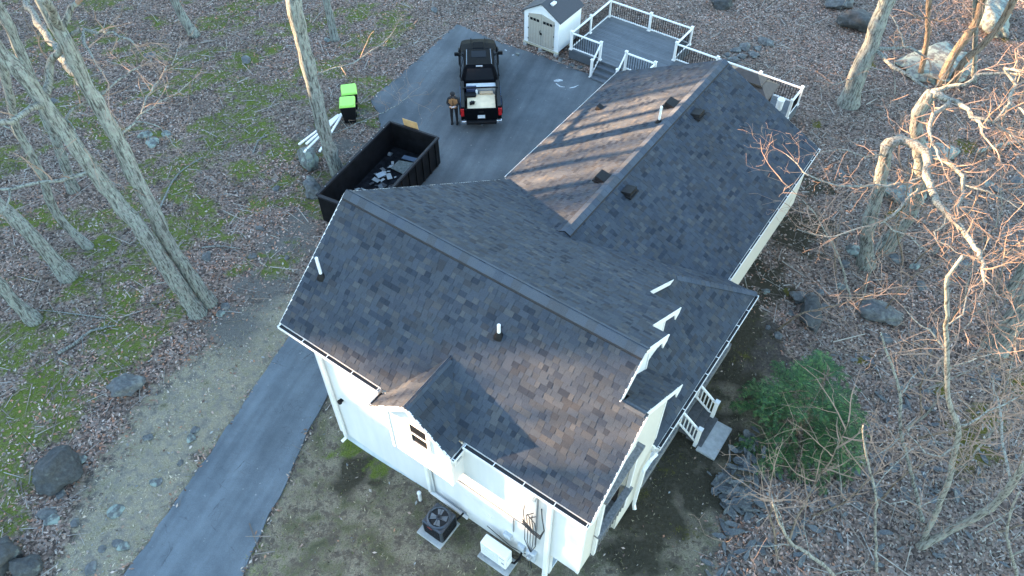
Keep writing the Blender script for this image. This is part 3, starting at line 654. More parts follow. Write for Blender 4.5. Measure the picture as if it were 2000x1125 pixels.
for w_ in (6.52, 7.78):
    st = MB().box(9.62,9.74,w_-.06,w_+.06,.0,1.02).build('newel_post', M_white, house); MB().box(9.60,9.76,w_-.08,w_+.08,1.02,1.08).build('post_cap', M_white, st)
    MB().beam((8.9,w_,1.5),(9.66,w_,.92),.06,.07).build('stair_rail', M_white, house); MB().beam((8.9,w_,.78),(9.66,w_,.22),.05,.06).build('stair_rail', M_white, house)
    for i in range(5): x = 9.0+i*.13; MB().box(x-.018,x+.018,w_-.018,w_+.018,.78-.72*(x-8.9)-.02,1.5-.76*(x-8.9)).build('baluster', M_white, house)

# ================================================================== units on the front lawn
GF = .45
def pad(name, u0, u1, w0, w1, z, label, h=.08):
    o = MB().prism([(u0,w0),(u1,w0),(u1,w1),(u0,w1)], z-.05, z+h).build(name, M_conc, None, bevel=.015)
    o.location = HO; o.rotation_euler = (0,0,-HA); return tag(o, label, 'pad')
pad('concrete_pad', 4.2,5.1,-1.25,-.28, GF, 'grey concrete pad under the dark round-fan air conditioner')
ac = thing('air_conditioner', 'dark grey square air conditioner with round top fan on a concrete pad', 'air conditioner', W(4.72,-.74,GF+.08), -HA)
M_ac = mat('dark_grey_steel', (.045,.055,.07), .4, metal=.3)
MB().box(-.37,.37,-.37,.37,.03,.74).build('cabinet', M_ac, ac, bevel=.05)
MB().lathe([(.36,.742),(.36,.775),(.31,.80),(.29,.78),(.29,.745)], (0,0,0), 32).build('fan_ring', M_ac, ac)
MB().lathe([(.285,.746),(.285,.752)], (0,0,0), 32).build('fan_opening', M_dark, ac)
for k in range(4):
    a = k*math.pi/2+.4; d = V3((math.cos(a),math.sin(a),0)); n = V3((-d.y,d.x,0)); MB().slab([d*.07+n*.05+V3((0,0,.757)), d*.07-n*.05+V3((0,0,.763)), d*.25-n*.10+V3((0,0,.772)), d*.26+n*.10+V3((0,0,.756))], (0,0,.004)).build('fan_blade', mat('fan_grey',(.13,.15,.17),.4), ac)
MB().lathe([(.085,.756),(.085,.785),(.06,.795)], (0,0,0), 16).build('fan_hub', M_ac, ac)
for k in range(5):
    MB().tube([(.29*math.cos(t),.29*math.sin(t),.795) for t in (math.pi*k/5, math.pi*k/5+math.pi)], .005, 4).build('guard_wire', M_black, ac)
for sgn, ax in ((1,0),(-1,0),(1,1),(-1,1)):
    for i in range(9):
        z = .1+i*.068; b_ = MB().box(-.30,.30,.371,.378,z,z+.03); o = b_.build('louvre', M_black, ac); o.rotation_euler = (0,0,(0 if sgn > 0 else math.pi) + ax*math.pi/2)
MB().box(-.16,.02,-.379,-.372,.60,.63).build('maker_plate', mat('red_label',(.45,.06,.05),.5), ac)
MB().tube([(.3,.37,.25),(.35,.55,.28),(.38,.66,.35)], .03, 8).build('refrigerant_hose', M_black, ac)
pad('equipment_pad', 6.12,7.2,-.78,-.22, GF, 'grey plastic equipment pad under the white heat pump', .06)
hp = thing('heat_pump', 'white slim heat pump outdoor unit standing on a grey pad', 'heat pump', W(6.62,-.5,GF+.06), -HA)
M_hp = mat('ivory_steel', (.74,.74,.70), .45, var=.03)
MB().box(-.45,.45,-.16,.16,.08,.86).build('cabinet', M_hp, hp, bevel=.025)
for x in (-.33,.33): MB().box(x-.05,x+.05,-.2,.2,0,.079).build('foot', M_galv, hp)
for i in range(3): MB().box(-.40,.18,-.168,-.161,.16+i*.235,.34+i*.235).build('grille', mat('pale_grille',(.46,.50,.52),.5,var=.2,scale=60), hp)
for i in range(18): MB().box(-.40,.18,-.174,-.169,.165+i*.037,.175+i*.037).build('louvre', M_hp, hp)
MB().box(.22,.40,-.166,-.161,.70,.73).build('maker_plate', mat('grey_print',(.25,.27,.3),.5), hp); MB().box(.30,.39,-.166,-.161,.36,.46).build('rating_label', MATS['grey_print'], hp)
MB().box(.451,.50,-.12,.10,.30,.62).build('valve_cover', M_hp, hp, bevel=.02); MB().tube([(.47,.05,.3),(.55,.12,.15),(.62,.3,.25),(.62,.42,.5)], .035, 8).build('refrigerant_hose', M_black, hp)
o = MB().tube([(0,0,-.1),(0,0,.55)], .055, 14).lathe([(.058,.50),(.07,.53),(.06,.57),(.02,.585)], (0,0,0), 14).build('pipe_stub', M_white); o.location = W(3.60,-.36,.36); tag(o, 'white capped plastic pipe stub standing in the front lawn', 'pipe')
pad('landing_pad', 9.78,10.45,6.35,7.75, .06, 'grey concrete landing slab at the foot of the side steps', .06)

# ================================================================== deck
DZ = .6
deck = thing('deck', 'raised grey composite deck with white railings and black balusters behind the wing', 'deck', HO, -HA)
M_db = mat('grey_composite', (.085,.098,.112), .6, var=.22, scale=3)
DB = [mat('grey_composite_%d' % k, (.060+.010*k,.073+.010*k,.088+.011*k), .6, var=.15, scale=4) for k in range(3)]
def boards(u0, u1, w0, w1):
    y = w0
    while y < w1 - .02:
        cuts = [u0] + ([random.uniform(u0+1, u1-1)] if random.random() < .5 else []) + [u1]
        for a, b_ in zip(cuts[:-1], cuts[1:]): MB().box(a+.003,b_-.003,y+.003,min(w1,y+.14)-.004,DZ-.03,DZ+random.uniform(-.002,.002)).build('board', random.choice(DB), deck)
        y += .14
boards(-5.98,-1.0,23.35,27.4); boards(-.995,5.6,19.8,25.65)
for (u0,u1,w0,w1) in ((-5.98,-1.0,23.35,27.4),(-1.0,5.6,19.8,25.65)):
    fr = MB(); fr.box(u0,u1,w0,w0+.03,.1,DZ-.032); fr.box(u0,u1,w1-.03,w1,.1,DZ-.032); fr.box(u0,u0+.03,w0+.031,w1-.031,.1,DZ-.032); fr.box(u1-.03,u1,w0+.031,w1-.031,.1,DZ-.032); fr.build('skirt', DB[0], deck)
post_me = MB().box(-.055,.055,-.055,.055,0,1.02).mesh('post', M_white, fix=True); cap_me = MB().box(-.075,.075,-.075,.075,1.02,1.05).add([(-.075,-.075,1.05),(.075,-.075,1.05),(.075,.075,1.05),(-.075,.075,1.05),(0,0,1.10)],[(0,1,4),(1,2,4),(2,3,4),(3,0,4)]).mesh('post_cap', M_white)
base_me = MB().box(-.09,.09,-.09,.09,0,.05).mesh('post_base', M_white, fix=True); bal_me = MB().box(-.012,.012,-.012,.012,.12,.90).mesh('baluster', M_black, fix=True)
POSTS = set()
def dpost(u, w_, z=DZ):
    k = (round(u,2), round(w_,2))
    if k in POSTS: return
    POSTS.add(k); p = inst('post', post_me, deck, (u,w_,z)); inst('post_cap', cap_me, p); inst('post_base', base_me, p)
def drail(p, q, z=DZ, ends=True):
    p = V3((*p, z)); q = V3((*q, z))
    if ends: dpost(p.x, p.y, z); dpost(q.x, q.y, z)
    d = (q-p).normalized(); a = p + d*.055; b_ = q - d*.055
    MB().beam(a+V3((0,0,.93)), b_+V3((0,0,.93)), .09, .05).build('rail', M_white, deck); MB().beam(a+V3((0,0,.10)), b_+V3((0,0,.10)), .06, .05).build('rail', M_white, deck)
    n = int((q-p).length/.125)
    for i in range(1, n): e = p + (q-p)*(i/n); inst('baluster', bal_me, deck, e)
e_ = .06
for run in (((-5.92,23.41),(-5.92,25.3)),((-5.92,25.3),(-5.92,27.34)),((-5.92,27.34),(-3.45,27.34)),((-3.45,27.34),(-1.06,27.34)),((-1.06,27.34),(-1.06,25.59)),((-1.06,25.59),(1.2,25.59)),((1.2,25.59),(3.45,25.59)),((3.45,25.59),(5.54,25.59)),((5.54,25.59),(5.54,24.3)),((-5.92,23.41),(-4.18,23.41)),((-2.72,23.41),(-1.1,23.41)),((-1.1,23.41),(-1.1,21.6))): drail(*run)
for i in range(3): MB().box(-4.12,-2.78,23.34-.30*(i+1),23.34-.30*i-.003,DZ-.18*(i+1)-.15,DZ-.16*(i+1)).build('step', DB[i % 3], deck)
for u in (-4.18,-2.72):
    dpost(u, 22.62, .0)
    MB().beam((u,23.36,DZ+.90),(u,22.66,.86),.07,.06).build('stair_rail', M_white, deck); MB().beam((u,23.36,DZ+.12),(u,22.66,.14),.06,.05).build('stair_rail', M_white, deck)
    for i in range(4): t = (i+1)/5; MB().box(u-.012,u+.012,23.36-.7*t-.012,23.36-.7*t+.012,DZ+.12-.58*t,DZ+.88-.64*t).build('baluster', M_black, deck)
def lathe_thing(name, prof, loc, m, label, cat, n=20):
    o = MB().lathe(prof, (0,0,0), n).build(name, m, None); o.location = loc; return tag(o, label, cat)
bk = lathe_thing('bucket', [(.13,0),(.15,.36),(.16,.36),(.16,.38),(.145,.38)], W(4.95,24.75,DZ), M_white, 'tall white bucket standing by the deck corner railing', 'bucket')
bk.scale = (1.15,1.15,1.5)
# grill canopy
gz_ = thing('grill_canopy', 'brown metal hip-roofed grill canopy on the deck behind the wing', 'canopy', W(3.7,22.4,DZ), -HA)
M_br = mat('brown_metal', (.065,.052,.045), .45, metal=.3, var=.2)
for x in (-1.15,1.15):
    for y in (-.55,.55): MB().box(x-.04,x+.04,y-.04,y+.04,0,2.25).build('post', M_br, gz_)
def hip(x, y, z0, z1, rx):
    m = MB(); m.add([(-x,-y,z0),(x,-y,z0),(x,y,z0),(-x,y,z0),(-rx,0,z1),(rx,0,z1),(-x,-y,z0-.08),(x,-y,z0-.08),(x,y,z0-.08),(-x,y,z0-.08)],[(0,1,5,4),(1,2,5),(2,3,4,5),(3,0,4),(6,9,8,7),(0,6,7,1),(1,7,8,2),(2,8,9,3),(3,9,6,0)]); return m
rf_ = hip(1.35,.75,2.32,2.72,.6).build('canopy_roof', M_br, gz_); hip(.85,.4,2.68,2.92,.45).build('roof_cap', M_br, gz_)
for i in range(11):
    x = -1.2+i*.24; t = max(0, (abs(x)-.6)/.75); MB().beam((x,-.74,2.335),(x*.75,-.74*(.45),2.345+.4*.55*(1 if abs(x) < .9 else .6)),.02,.02).build('seam', M_br, rf_)
# ================================================================== shed
shed = thing('shed', 'white resin garden shed with beige double doors and dark gable roof', 'shed', W(-7.66,24.28,.0), -HA)
sw, sl = 1.08, 1.08
fl_ = MB(); [fl_.box(-sw-.04,sw+.04,y-.05,y+.05,.16,.25) for y in (-sl,0,sl)]; fl_.build('floor_beam', mat('pale_timber',(.42,.40,.30),.8,var=.2), shed)
for x in (-sw+.1,0,sw-.1):
    for y in (-sl,sl): MB().box(x-.1,x+.1,y-.1,y+.1,-.06,.16).build('block', M_conc, shed)
M_shd = mat('shed_white', (.72,.74,.74), .5, var=.03)
MB().slab([(-sw,-sl,.25),(sw,-sl,.25),(sw,-sl,1.98),(0,-sl,2.62),(-sw,-sl,1.98)],(0,.05,0)).build('front_wall', M_shd, shed); MB().slab([(-sw,sl,.25),(sw,sl,.25),(sw,sl,1.98),(0,sl,2.62),(-sw,sl,1.98)],(0,-.05,0)).build('back_wall', M_shd, shed)
MB().box(-sw,-sw+.05,-sl+.051,sl-.051,.25,1.98).build('side_wall', M_shd, shed); MB().box(sw-.05,sw,-sl+.051,sl-.051,.25,1.98).build('side_wall', M_shd, shed)
M_sr = mat('shed_roof', (.04,.043,.052), .8, var=.25, scale=30, bmp=.3)
for sg in (-1,1): MB().slab([(0,-sl-.08,2.66),(sg*(sw+.12),-sl-.08,1.94),(sg*(sw+.12),sl+.08,1.94),(0,sl+.08,2.66)],(0,0,.05)).build('roof', M_sr, shed)
MB().box(.25,.42,-.7,-.35,2.50,2.60).build('skylight', M_white, shed)
M_bei = mat('beige_resin', (.36,.34,.29), .6, var=.06)
for sg in (-1,1):
    x0, x1 = (.012,.80) if sg > 0 else (-.80,-.012)
    d = MB().slab([(x0,-sl-.035,.30),(x1,-sl-.035,.30),(x1,-sl-.035,1.92 if sg > 0 else 2.10),(x0,-sl-.035,2.10 if sg > 0 else 1.92)],(0,.034,0)).build('door', M_bei, shed)
    for i in range(3): xx = (x0+x1)/2-.2+i*.2; MB().box(xx-.08,xx+.08,-sl-.045,-sl-.036,1.62,1.76).build('door_window', M_glass, d)
    for i in range(4): xx = x0 + .12 + i*.18; MB().box(xx,xx+.012,-sl-.039,-sl-.0355,.35,1.55).build('groove', mat('beige_groove',(.22,.21,.18),.7), d)
    for z in (.5,1.1,1.75): xx = x1 if sg > 0 else x0; MB().box(xx-.02,xx+.02,-sl-.05,-sl-.036,z-.04,z+.04).build('hinge', M_black, d)
MB().tube([(-.03,-sl-.07,1.0),(-.05,-sl-.09,1.1),(-.03,-sl-.07,1.2)], .015, 6).build('handle', M_black, shed); MB().box(-.06,.06,-sl-.07,-sl-.036,.95,1.05).build('latch', M_black, shed)

# ================================================================== dumpster and what lies in it
DL, DW_, DH = 5.45, 2.5, 1.5
d0 = V3((-7.95,22.95,0)); drz = -R(27)
dump = thing('dumpster', 'long black open-top roll-off dumpster beside the driveway', 'dumpster', d0, drz)
M_du = mat('black_steel', (.007,.0075,.009), .6, var=.5, scale=3, spec=.1)
MB().box(.04,DW_-.04,.04,DL-.04,.12,.2).build('floor', mat('dumpster_floor',(.012,.013,.016),.9,var=.6,scale=4,spec=.05), dump)
for x0, x1 in ((0,.05),(DW_-.05,DW_)): MB().box(x0,x1,0,DL,.12,DH).build('side_wall', M_du, dump)
MB().box(.051,DW_-.051,DL-.05,DL,.12,DH).build('end_wall', M_du, dump)
MB().hexa([(.051,0,.12),(DW_-.051,0,.12),(DW_-.051,.05,.12),(.051,.05,.12)],[(.051,0,DH),(DW_-.051,0,DH),(DW_-.051,.05,DH),(.051,.05,DH)]).build('gate', M_du, dump)
rim = MB()
rim.box(-.06,.06,-.02,DL+.02,DH+.001,DH+.1); rim.box(DW_-.06,DW_+.06,-.02,DL+.02,DH+.001,DH+.1); rim.box(.062,DW_-.062,DL-.06,DL+.05,DH+.001,DH+.09); rim.box(.062,DW_-.062,-.07,.09,DH+.001,DH+.09); rim.build('rim', mat('dumpster_rim',(.012,.013,.017),.5,spec=.2), dump, bevel=.015)
for sx in (-.05, DW_+.05):
    for i in range(10): y = .3+i*(DL-.6)/9; MB().box(min(sx,sx+(.049 if sx<0 else -.049)),max(sx,sx+(.049 if sx<0 else -.049)),y-.05,y+.05,.15,DH).build('rib', M_du, dump)
for i in range(4): x = .4+i*.57; MB().box(x-.05,x+.05,DL+.001,DL+.06,.15,DH).build('rib', M_du, dump)
for y in (.5,DL-.6):
    for x in (.2,DW_-.2): o = MB().lathe([(.14,-.08),(.14,.08)], (0,0,0), 14).build('wheel', M_galv, dump); o.location = (x,y,.14); o.rotation_euler = (0,R(90),0)
for i in range(6): MB().tube([(.02+.0*i,DL*(.1+.16*i),DH+.10),(.02,DL*(.1+.16*i),DH+.13)], .02, 6).build('tarp_hook', M_galv, dump)
def D(x, y, z): return Matrix.Translation(d0) @ Matrix.Rotation(drz, 4, 'Z') @ V3((x,y,z))
def debris(name, m, poly, h, x, y, z, rz, rx, label, cat, group=None):
    o = MB().prism(poly, 0, h).build(name, m); o.location = D(x,y,z); o.rotation_euler = (rx,rx*.4,rz); return tag(o, label, cat, group)
debris('foam_board', M_white, [(-.3,-.16),(.28,-.2),(.2,.22),(-.26,.14)], .04, 1.15,1.75,.32,.3,.2, 'small white foam board scrap lying in the dumpster', 'scrap')
debris('pale_board', mat('pale_panel',(.62,.66,.7),.5), [(-.16,-.75),(.16,-.75),(.16,.75),(-.16,.75)], .05, 2.05,2.6,.75,-.05,.0, 'long pale panel leaning along the right wall inside the dumpster', 'panel').rotation_euler = (R(4),R(-35),drz)
debris('gravelly_sheet', mat('felt_sheet',(.13,.14,.13),.95,var=.4,scale=12), [(-.7,-.3),(.6,-.42),(.75,.2),(.1,.42),(-.6,.25)], .03, 1.55,4.2,.35,drz,.12, 'grey roofing felt sheet crumpled at the back of the dumpster', 'sheet')
debris('blue_scrap', mat('blue_grey_scrap',(.09,.12,.17),.8), [(-.35,-.1),(.3,-.14),(.34,.1),(-.3,.12)], .03, 1.25,4.85,.34,drz+.2,.1, 'blue-grey scrap lying against the dumpster back wall', 'scrap')
debris('metal_tray', M_galv, [(-.2,-.12),(.2,-.12),(.2,.12),(-.2,.12)], .05, .72,3.3,.35,.7,.25, 'flat grey metal tray thrown in the dumpster', 'tray')
for i in range(60):
    c = random.choice(['debris_shingle','debris_pale','debris_grey']); m = {'debris_shingle':mat('debris_shingle',(.05,.05,.055),.9,var=.4),'debris_pale':mat('debris_pale',(.35,.36,.36),.8),'debris_grey':mat('debris_grey',(.12,.13,.14),.9)}[c]
    s_ = random.uniform(.05,.22); debris('roofing_scrap', m, [(-s_,-s_*.5),(s_*.8,-s_*.6),(s_,s_*.4),(-s_*.7,s_*.5)], .015, random.uniform(.3,2.2), random.choice([random.gauss(2.6,.8),random.uniform(.4,5.0)]), random.uniform(.21,.30), random.uniform(0,6), random.uniform(-.3,.3), 'small torn roofing scrap on the dumpster floor', 'scrap', 'scraps in the dumpster')
o = MB().box(-.38,.38,-.008,.008,0,1.95).build('plywood_offcut', mat('orange_plywood',(.58,.37,.17),.7,var=.15,scale=5)); o.location = D(1.05,DL+.34,.03); o.rotation_euler = (R(9),0,drz); tag(o, 'orange plywood offcut leaning on the outside of the dumpster end', 'plywood')

# ================================================================== wheelie bins
M_lime = mat('lime_plastic', (.30,.62,.10), .4, var=.06)
def bin_(x, y, rz, label):
    t = thing('wheelie_bin', label, 'bin', (x,y,ground_z(x,y)), rz, 'wheelie bins beside the parking area')
    MB().hexa([(-.26,-.28,.06),(.26,-.28,.06),(.26,.28,.06),(-.26,.28,.06)],[(-.37,-.40,1.02),(.37,-.40,1.02),(.37,.40,1.02),(-.37,.40,1.02)]).build('body', M_black, t, bevel=.03)
    l = MB().hexa([(-.39,-.42,1.025),(.39,-.42,1.025),(.39,.42,1.025),(-.39,.42,1.025)],[(-.33,-.36,1.12),(.33,-.36,1.12),(.33,.38,1.14),(-.33,.38,1.14)]).build('lid', M_lime, t, bevel=.03)
    MB().tube([(-.3,.44,1.0),(-.3,.49,1.04),(.3,.49,1.04),(.3,.44,1.0)], .02, 8).build('handle', M_black, t)
    for sx in (-.28,.28): o = MB().lathe([(.11,-.03),(.11,.03)], (0,0,0), 16).build('wheel', M_black, t); o.location = (sx,.3,.11); o.rotation_euler = (0,R(90),0)
bin_(-7.86,30.95,R(12),'lime-lidded black wheelie bin standing farther from the dumpster'); bin_(-7.80,29.98,R(8),'lime-lidded black wheelie bin standing nearer the dumpster')

# ================================================================== pickup truck
M_car = mat('black_car_paint', (.004,.0045,.006), .45, var=.1, spec=.03); M_tyre = mat('tyre', (.015,.015,.016), .9); M_rim = mat('alloy', (.25,.26,.28), .35, metal=.8)
M_red = mat('tail_red', (.35,.01,.012), .25); M_chrome = mat('chrome', (.6,.62,.65), .2, metal=.9)
tr = thing('pickup_truck', 'black pickup truck with open cargo bed parked on the asphalt', 'truck', (-1.43,29.15,.03), R(3.2))
def loft(stations, name, m, parent, bevel=0, sm=False):
    mb = MB(); n = len(stations[0]); 
    for st in stations: mb.v += [tuple(p) for p in st]
    for i in range(len(stations)-1):
        for k in range(n): mb.f.append((i*n+k, i*n+(k+1) % n, (i+1)*n+(k+1) % n, (i+1)*n+k))
    mb.f.append(tuple(range(n))[::-1]); mb.f.append(tuple(range((len(stations)-1)*n, len(stations)*n)))
    return mb.build(name, m, parent, bevel=bevel, smoothed=sm)
def sec(y, hw, zb, zs, zt, crown):  # closed ring around the body
    return [(-hw*.93,y,zb),(hw*.93,y,zb),(hw,y,zb+.18),(hw,y,zs),(hw*.93,y,zt-.02),(hw*.6,y,zt+crown*.6),(0,y,zt+crown),(-hw*.6,y,zt+crown*.6),(-hw*.93,y,zt-.02),(-hw,y,zs),(-hw,y,zb+.18)]
body = loft([sec(2.30,.94,.36,.95,1.12,0),sec(3.4,.95,.34,.95,1.12,.0),sec(4.7,.95,.34,.95,1.13,.01),sec(4.95,.95,.36,.95,1.13,.05),sec(5.7,.94,.38,.93,1.10,.06),sec(6.15,.90,.40,.88,1.04,.05),sec(6.38,.80,.42,.82,.95,.03),sec(6.46,.66,.45,.78,.86,.0)], 'body', M_car, tr, .03)
MB().box(-.28,.28,5.15,5.75,1.14,1.20).build('hood_scoop', M_car, body, bevel=.03)
for sx in (-1,1):
    MB().box(sx*.36-.02,sx*.36+.02,5.0,6.2,1.125,1.15).build('hood_crease', M_car, body, bevel=.008)
    for ya in (1.25,5.45):
        fa = [(sx*.99, ya+.52*math.cos(t), .42+.52*math.sin(t)) for t in np.linspace(0,math.pi,12)]
        MB().tube(fa, .045, 6).build('fender_flare', M_black, tr)
        wh = MB().lathe([(.30,-.12),(.39,-.11),(.41,-.06),(.41,.06),(.39,.11),(.30,.12)], (0,0,0), 28).build('wheel', M_tyre, tr); wh.location = (sx*.86,ya,.41); wh.rotation_euler = (0,R(90),0)
        MB().lathe([(.27,-.125),(.25,-.135),(.08,-.12)] if sx < 0 else [(.08,.12),(.25,.135),(.27,.125)], (0,0,0), 20).build('rim', M_rim, wh)
    MB().box(sx*.955-.012,sx*.955+.012,3.52,3.535,.45,1.08).build('door_gap', M_dark, body); MB().box(sx*.965-.02,sx*.965+.02,3.05,3.22,.92,.96).build('door_handle', M_car, body); MB().box(sx*.965-.02,sx*.965+.02,4.0,4.17,.92,.96).build('door_handle', M_car, body)
    mr = MB().box(sx*1.1-.12,sx*1.1+.12,4.62,4.76,1.10,1.28).build('mirror', M_black, tr, bevel=.03); MB().beam((sx*.9,4.7,1.14),(sx*1.05,4.7,1.16),.05,.05).build('mirror_arm', M_black, mr)
    MB().hexa([(sx*.62,6.18,.86),(sx*.88,6.02,.86),(sx*.86,6.1,.80),(sx*.62,6.3,.80)],[(sx*.62,6.16,.98),(sx*.87,6.0,.98),(sx*.87,6.08,.93),(sx*.62,6.28,.93)]).build('headlight', M_glass, tr)
# cab
def gsec(z, y0, y1, hw): return [(-hw,y0,z),(hw,y0,z),(hw,y1,z),(-hw,y1,z)]
cabn = loft([gsec(1.10,2.32,4.98,.88),gsec(1.45,2.42,4.55,.80),gsec(1.80,2.56,4.10,.70),gsec(1.84,2.66,3.98,.64)], 'cab', M_car, tr, .05)
MB().slab([(-.62,2.66,1.848),(.62,2.66,1.848),(.60,4.0,1.846),(-.60,4.0,1.846)],(0,0,.012)).build('roof_panel', M_car, cabn, bevel=.01)
for sx in (-1,1): MB().beam((sx*.60,2.68,1.865),(sx*.58,3.98,1.865),.025,.02).build('roof_rail', mat('dark_chrome',(.2,.22,.25),.3,metal=.8), cabn)
MB().box(-.36,.36,3.3,3.85,1.861,1.866).build('sunroof', M_glass, cabn)
MB().slab([(-.72,4.935,1.16),(.72,4.935,1.16),(.60,4.14,1.78),(-.60,4.14,1.78)],(0,.022,.02)).build('windshield', M_glass, cabn)
MB().slab([(-.70,2.355,1.20),(.70,2.355,1.20),(.58,2.545,1.74),(-.58,2.545,1.74)],(0,-.025,.004)).build('rear_window', M_glass, cabn)
MB().box(-.16,.16,2.56,2.62,1.80,1.845).build('brake_light', mat('smoke_light',(.3,.3,.32),.3), cabn)
for sx in (-1,1):
    for (a,b_,c_,d_) in ((2.55,3.45,3.45,2.72),(3.56,4.72,4.12,3.56)): MB().slab([(sx*.885,a,1.16),(sx*.885,b_,1.16),(sx*.735,c_,1.70),(sx*.735,d_,1.70)],(sx*.015,0,.003)).build('side_window', M_glass, cabn)
for sx in (-.25,.35): MB().beam((sx,4.96,1.17),(sx+.35,4.98,1.19),.02,.02).build('wiper', M_black, cabn)
# bed
M_bed = mat('bed_liner', (.012,.012,.013), .9)
bed = MB().box(-.74,.74,.16,2.28,.58,.64).build('bed_floor', M_bed, tr)
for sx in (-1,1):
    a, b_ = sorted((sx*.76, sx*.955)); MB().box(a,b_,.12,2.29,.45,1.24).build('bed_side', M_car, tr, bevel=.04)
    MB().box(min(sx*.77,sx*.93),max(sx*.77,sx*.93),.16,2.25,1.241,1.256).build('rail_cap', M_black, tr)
    MB().box(min(sx*.958,sx*.966),max(sx*.958,sx*.966),.5,2.1,.72,1.06).build('blue_side_panel', mat('side_blue',(.04,.22,.62),.3), tr, bevel=.003)  # plain blue panel on the outer face of each bed side
    MB().box(min(sx*.80,sx*.966),max(sx*.80,sx*.966),.05,.16,.80,1.18).build('tail_light', M_red, tr, bevel=.015)
    MB().box(min(sx*.70,sx*.95),max(sx*.70,sx*.95),-.12,.04,.46,.64).build('bumper_end', M_chrome, tr, bevel=.03)
MB().box(-.75,.75,2.22,2.29,.64,1.22).build('bed_front', M_car, tr); MB().box(-.78,.78,.04,.12,.55,1.20).build('tailgate', M_car, tr, bevel=.02)
MB().box(-.70,.70,-.14,.03,.44,.60).build('bumper', M_black, tr, bevel=.03); MB().box(-.17,.17,.005,.035,.70,.86).build('license_plate', mat('plate_white',(.62,.64,.66),.4), tr); MB().box(-.12,.12,.025,.04,1.0,1.07).build('tailgate_handle', M_black, tr)
MB().tube([(0,-.1,.42),(0,-.22,.42),(0,-.22,.5)], .025, 8).build('tow_ball', M_chrome, tr)
def T(x, y, z): return tr.matrix_basis @ V3((x,y,z))
bpy.context.view_layer.update()
def incar(name, mb, m, x, y, z, label, cat, rz=0, bevel=0):
    o = mb.build(name, m, None, bevel=bevel); o.location = T(x,y,z); o.rotation_euler = (0,0,R(3.2)+rz); return tag(o, label, cat)
incar('plywood_sheet', MB().box(-.66,.66,-.62,.62,0,.02), mat('pale_plywood',(.66,.52,.34),.7,var=.12,scale=3), 0.02,.86,.98,'pale plywood sheet laid across the truck cargo bed','plywood')
for sx, sd_ in ((-.55,'driver'),(.55,'passenger')): incar('timber_bearer', MB().box(-.05,.05,-.58,.58,0,.33), MATS['orange_plywood'], sx,.86,.645,'rough timber bearer under the plywood on the %s side of the truck bed' % sd_,'timber')
incar('toolbox', MB().box(-.70,.70,-.2,.2,0,.46).box(-.71,.71,-.21,.21,.461,.50), mat('silver_box',(.60,.62,.63),.45,metal=.2), .04,1.98,.645,'silver toolbox across the front of the truck bed','toolbox',0,.015)
incar('blue_case', MB().box(-.24,.24,-.15,.15,0,.5).box(-.1,.1,-.02,.02,.501,.54), mat('navy_case',(.02,.035,.08),.6), -.42,1.70,.75,'dark blue tool case beside the silver toolbox in the truck','case',0,.03)
incar('black_tote', MB().box(-.3,.2,-.14,.14,0,.42).box(-.32,.22,-.16,.16,.421,.46), M_black, -.42,1.38,.645,'black plastic tote against the left side of the truck bed','tote',0,.02)
incar('white_jug', MB().box(-.05,.05,-.05,.05,0,.2).tube([(0,0,.2),(0,0,.25)],.025,8), M_white, -.18,1.50,1.0,'small white jug standing in front of the truck toolbox','jug',0,.015)
incar('wood_scrap_box', MB().box(-.32,.32,-.1,.1,0,.08), mat('tan_wood',(.42,.30,.19),.8), .28,1.52,1.002,'short tan wood plank lying by the truck toolbox','plank')
incar('nail_gun', MB().box(-.13,.10,-.05,.05,0,.14).box(-.02,.06,-.10,.14,.02,.10).tube([(.1,0,.07),(.16,.02,.07)],.03,8), M_black, -.40,.72,1.002,'small black nail gun lying on the plywood sheet in the truck','tool',.4,.02)
incar('ladder_bar', MB().box(-.84,.84,-.03,.03,0,.05), M_black, 0,1.62,1.257,'black cross bar spanning the truck bed sides','bar')

# ================================================================== person
def skin_body(edges_pts, edges, radii, name, root):
    me = bpy.data.meshes.new(name); me.from_pydata(edges_pts, edges, []); o = bpy.data.objects.new(name, me); C.objects.link(o)
    m = o.modifiers.new('skin', 'SKIN'); sv = me.skin_vertices[0].data
    for i, r in enumerate(radii): sv[i].radius = (r, r) if not hasattr(r, '__len__') else r; sv[i].use_root = (i == root)
    s_ = o.modifiers.new('sub', 'SUBSURF'); s_.levels = 2; s_.render_levels = 2
    dg = bpy.context.evaluated_depsgraph_get(); ev = o.evaluated_get(dg); m2 = bpy.data.meshes.new_from_object(ev); bpy.data.objects.remove(o); return m2
per = thing('person', 'person in brown vest and dark clothes standing beside the truck looking at a phone', 'person', (-2.76,29.73,.03), 0)
# faces -Y; x to the person's left
pp = [(0,.02,.95),(0,.02,1.12),(0,.01,1.32),(0,.0,1.45),(0,-.03,1.53),(0,-.05,1.60),(0,-.07,1.70),     # 0-6 spine, neck, head
      (.10,.02,.90),(.105,.0,.50),(.11,.02,.10),(.115,-.10,.045),(-.10,.02,.90),(-.105,.01,.50),(-.11,.02,.10),(-.125,-.10,.045),   # 7-14 legs
      (.185,.01,1.40),(.25,-.02,1.14),(.10,-.25,1.13),(.06,-.30,1.15),(-.185,.01,1.40),(-.25,-.02,1.14),(-.10,-.25,1.13),(-.06,-.30,1.15)]
pe = [(0,1),(1,2),(2,3),(3,4),(4,5),(5,6),(0,7),(7,8),(8,9),(9,10),(0,11),(11,12),(12,13),(13,14),(3,15),(15,16),(16,17),(17,18),(3,19),(19,20),(20,21),(21,22)]
pr = [(.15,.12),(.15,.12),(.17,.125),(.13,.09),.058,.085,.085,.088,.066,.05,.045,.088,.066,.05,.045,.07,.055,.042,.035,.07,.055,.042,.035]
bm_ = skin_body(pp, pe, pr, 'body', 0)
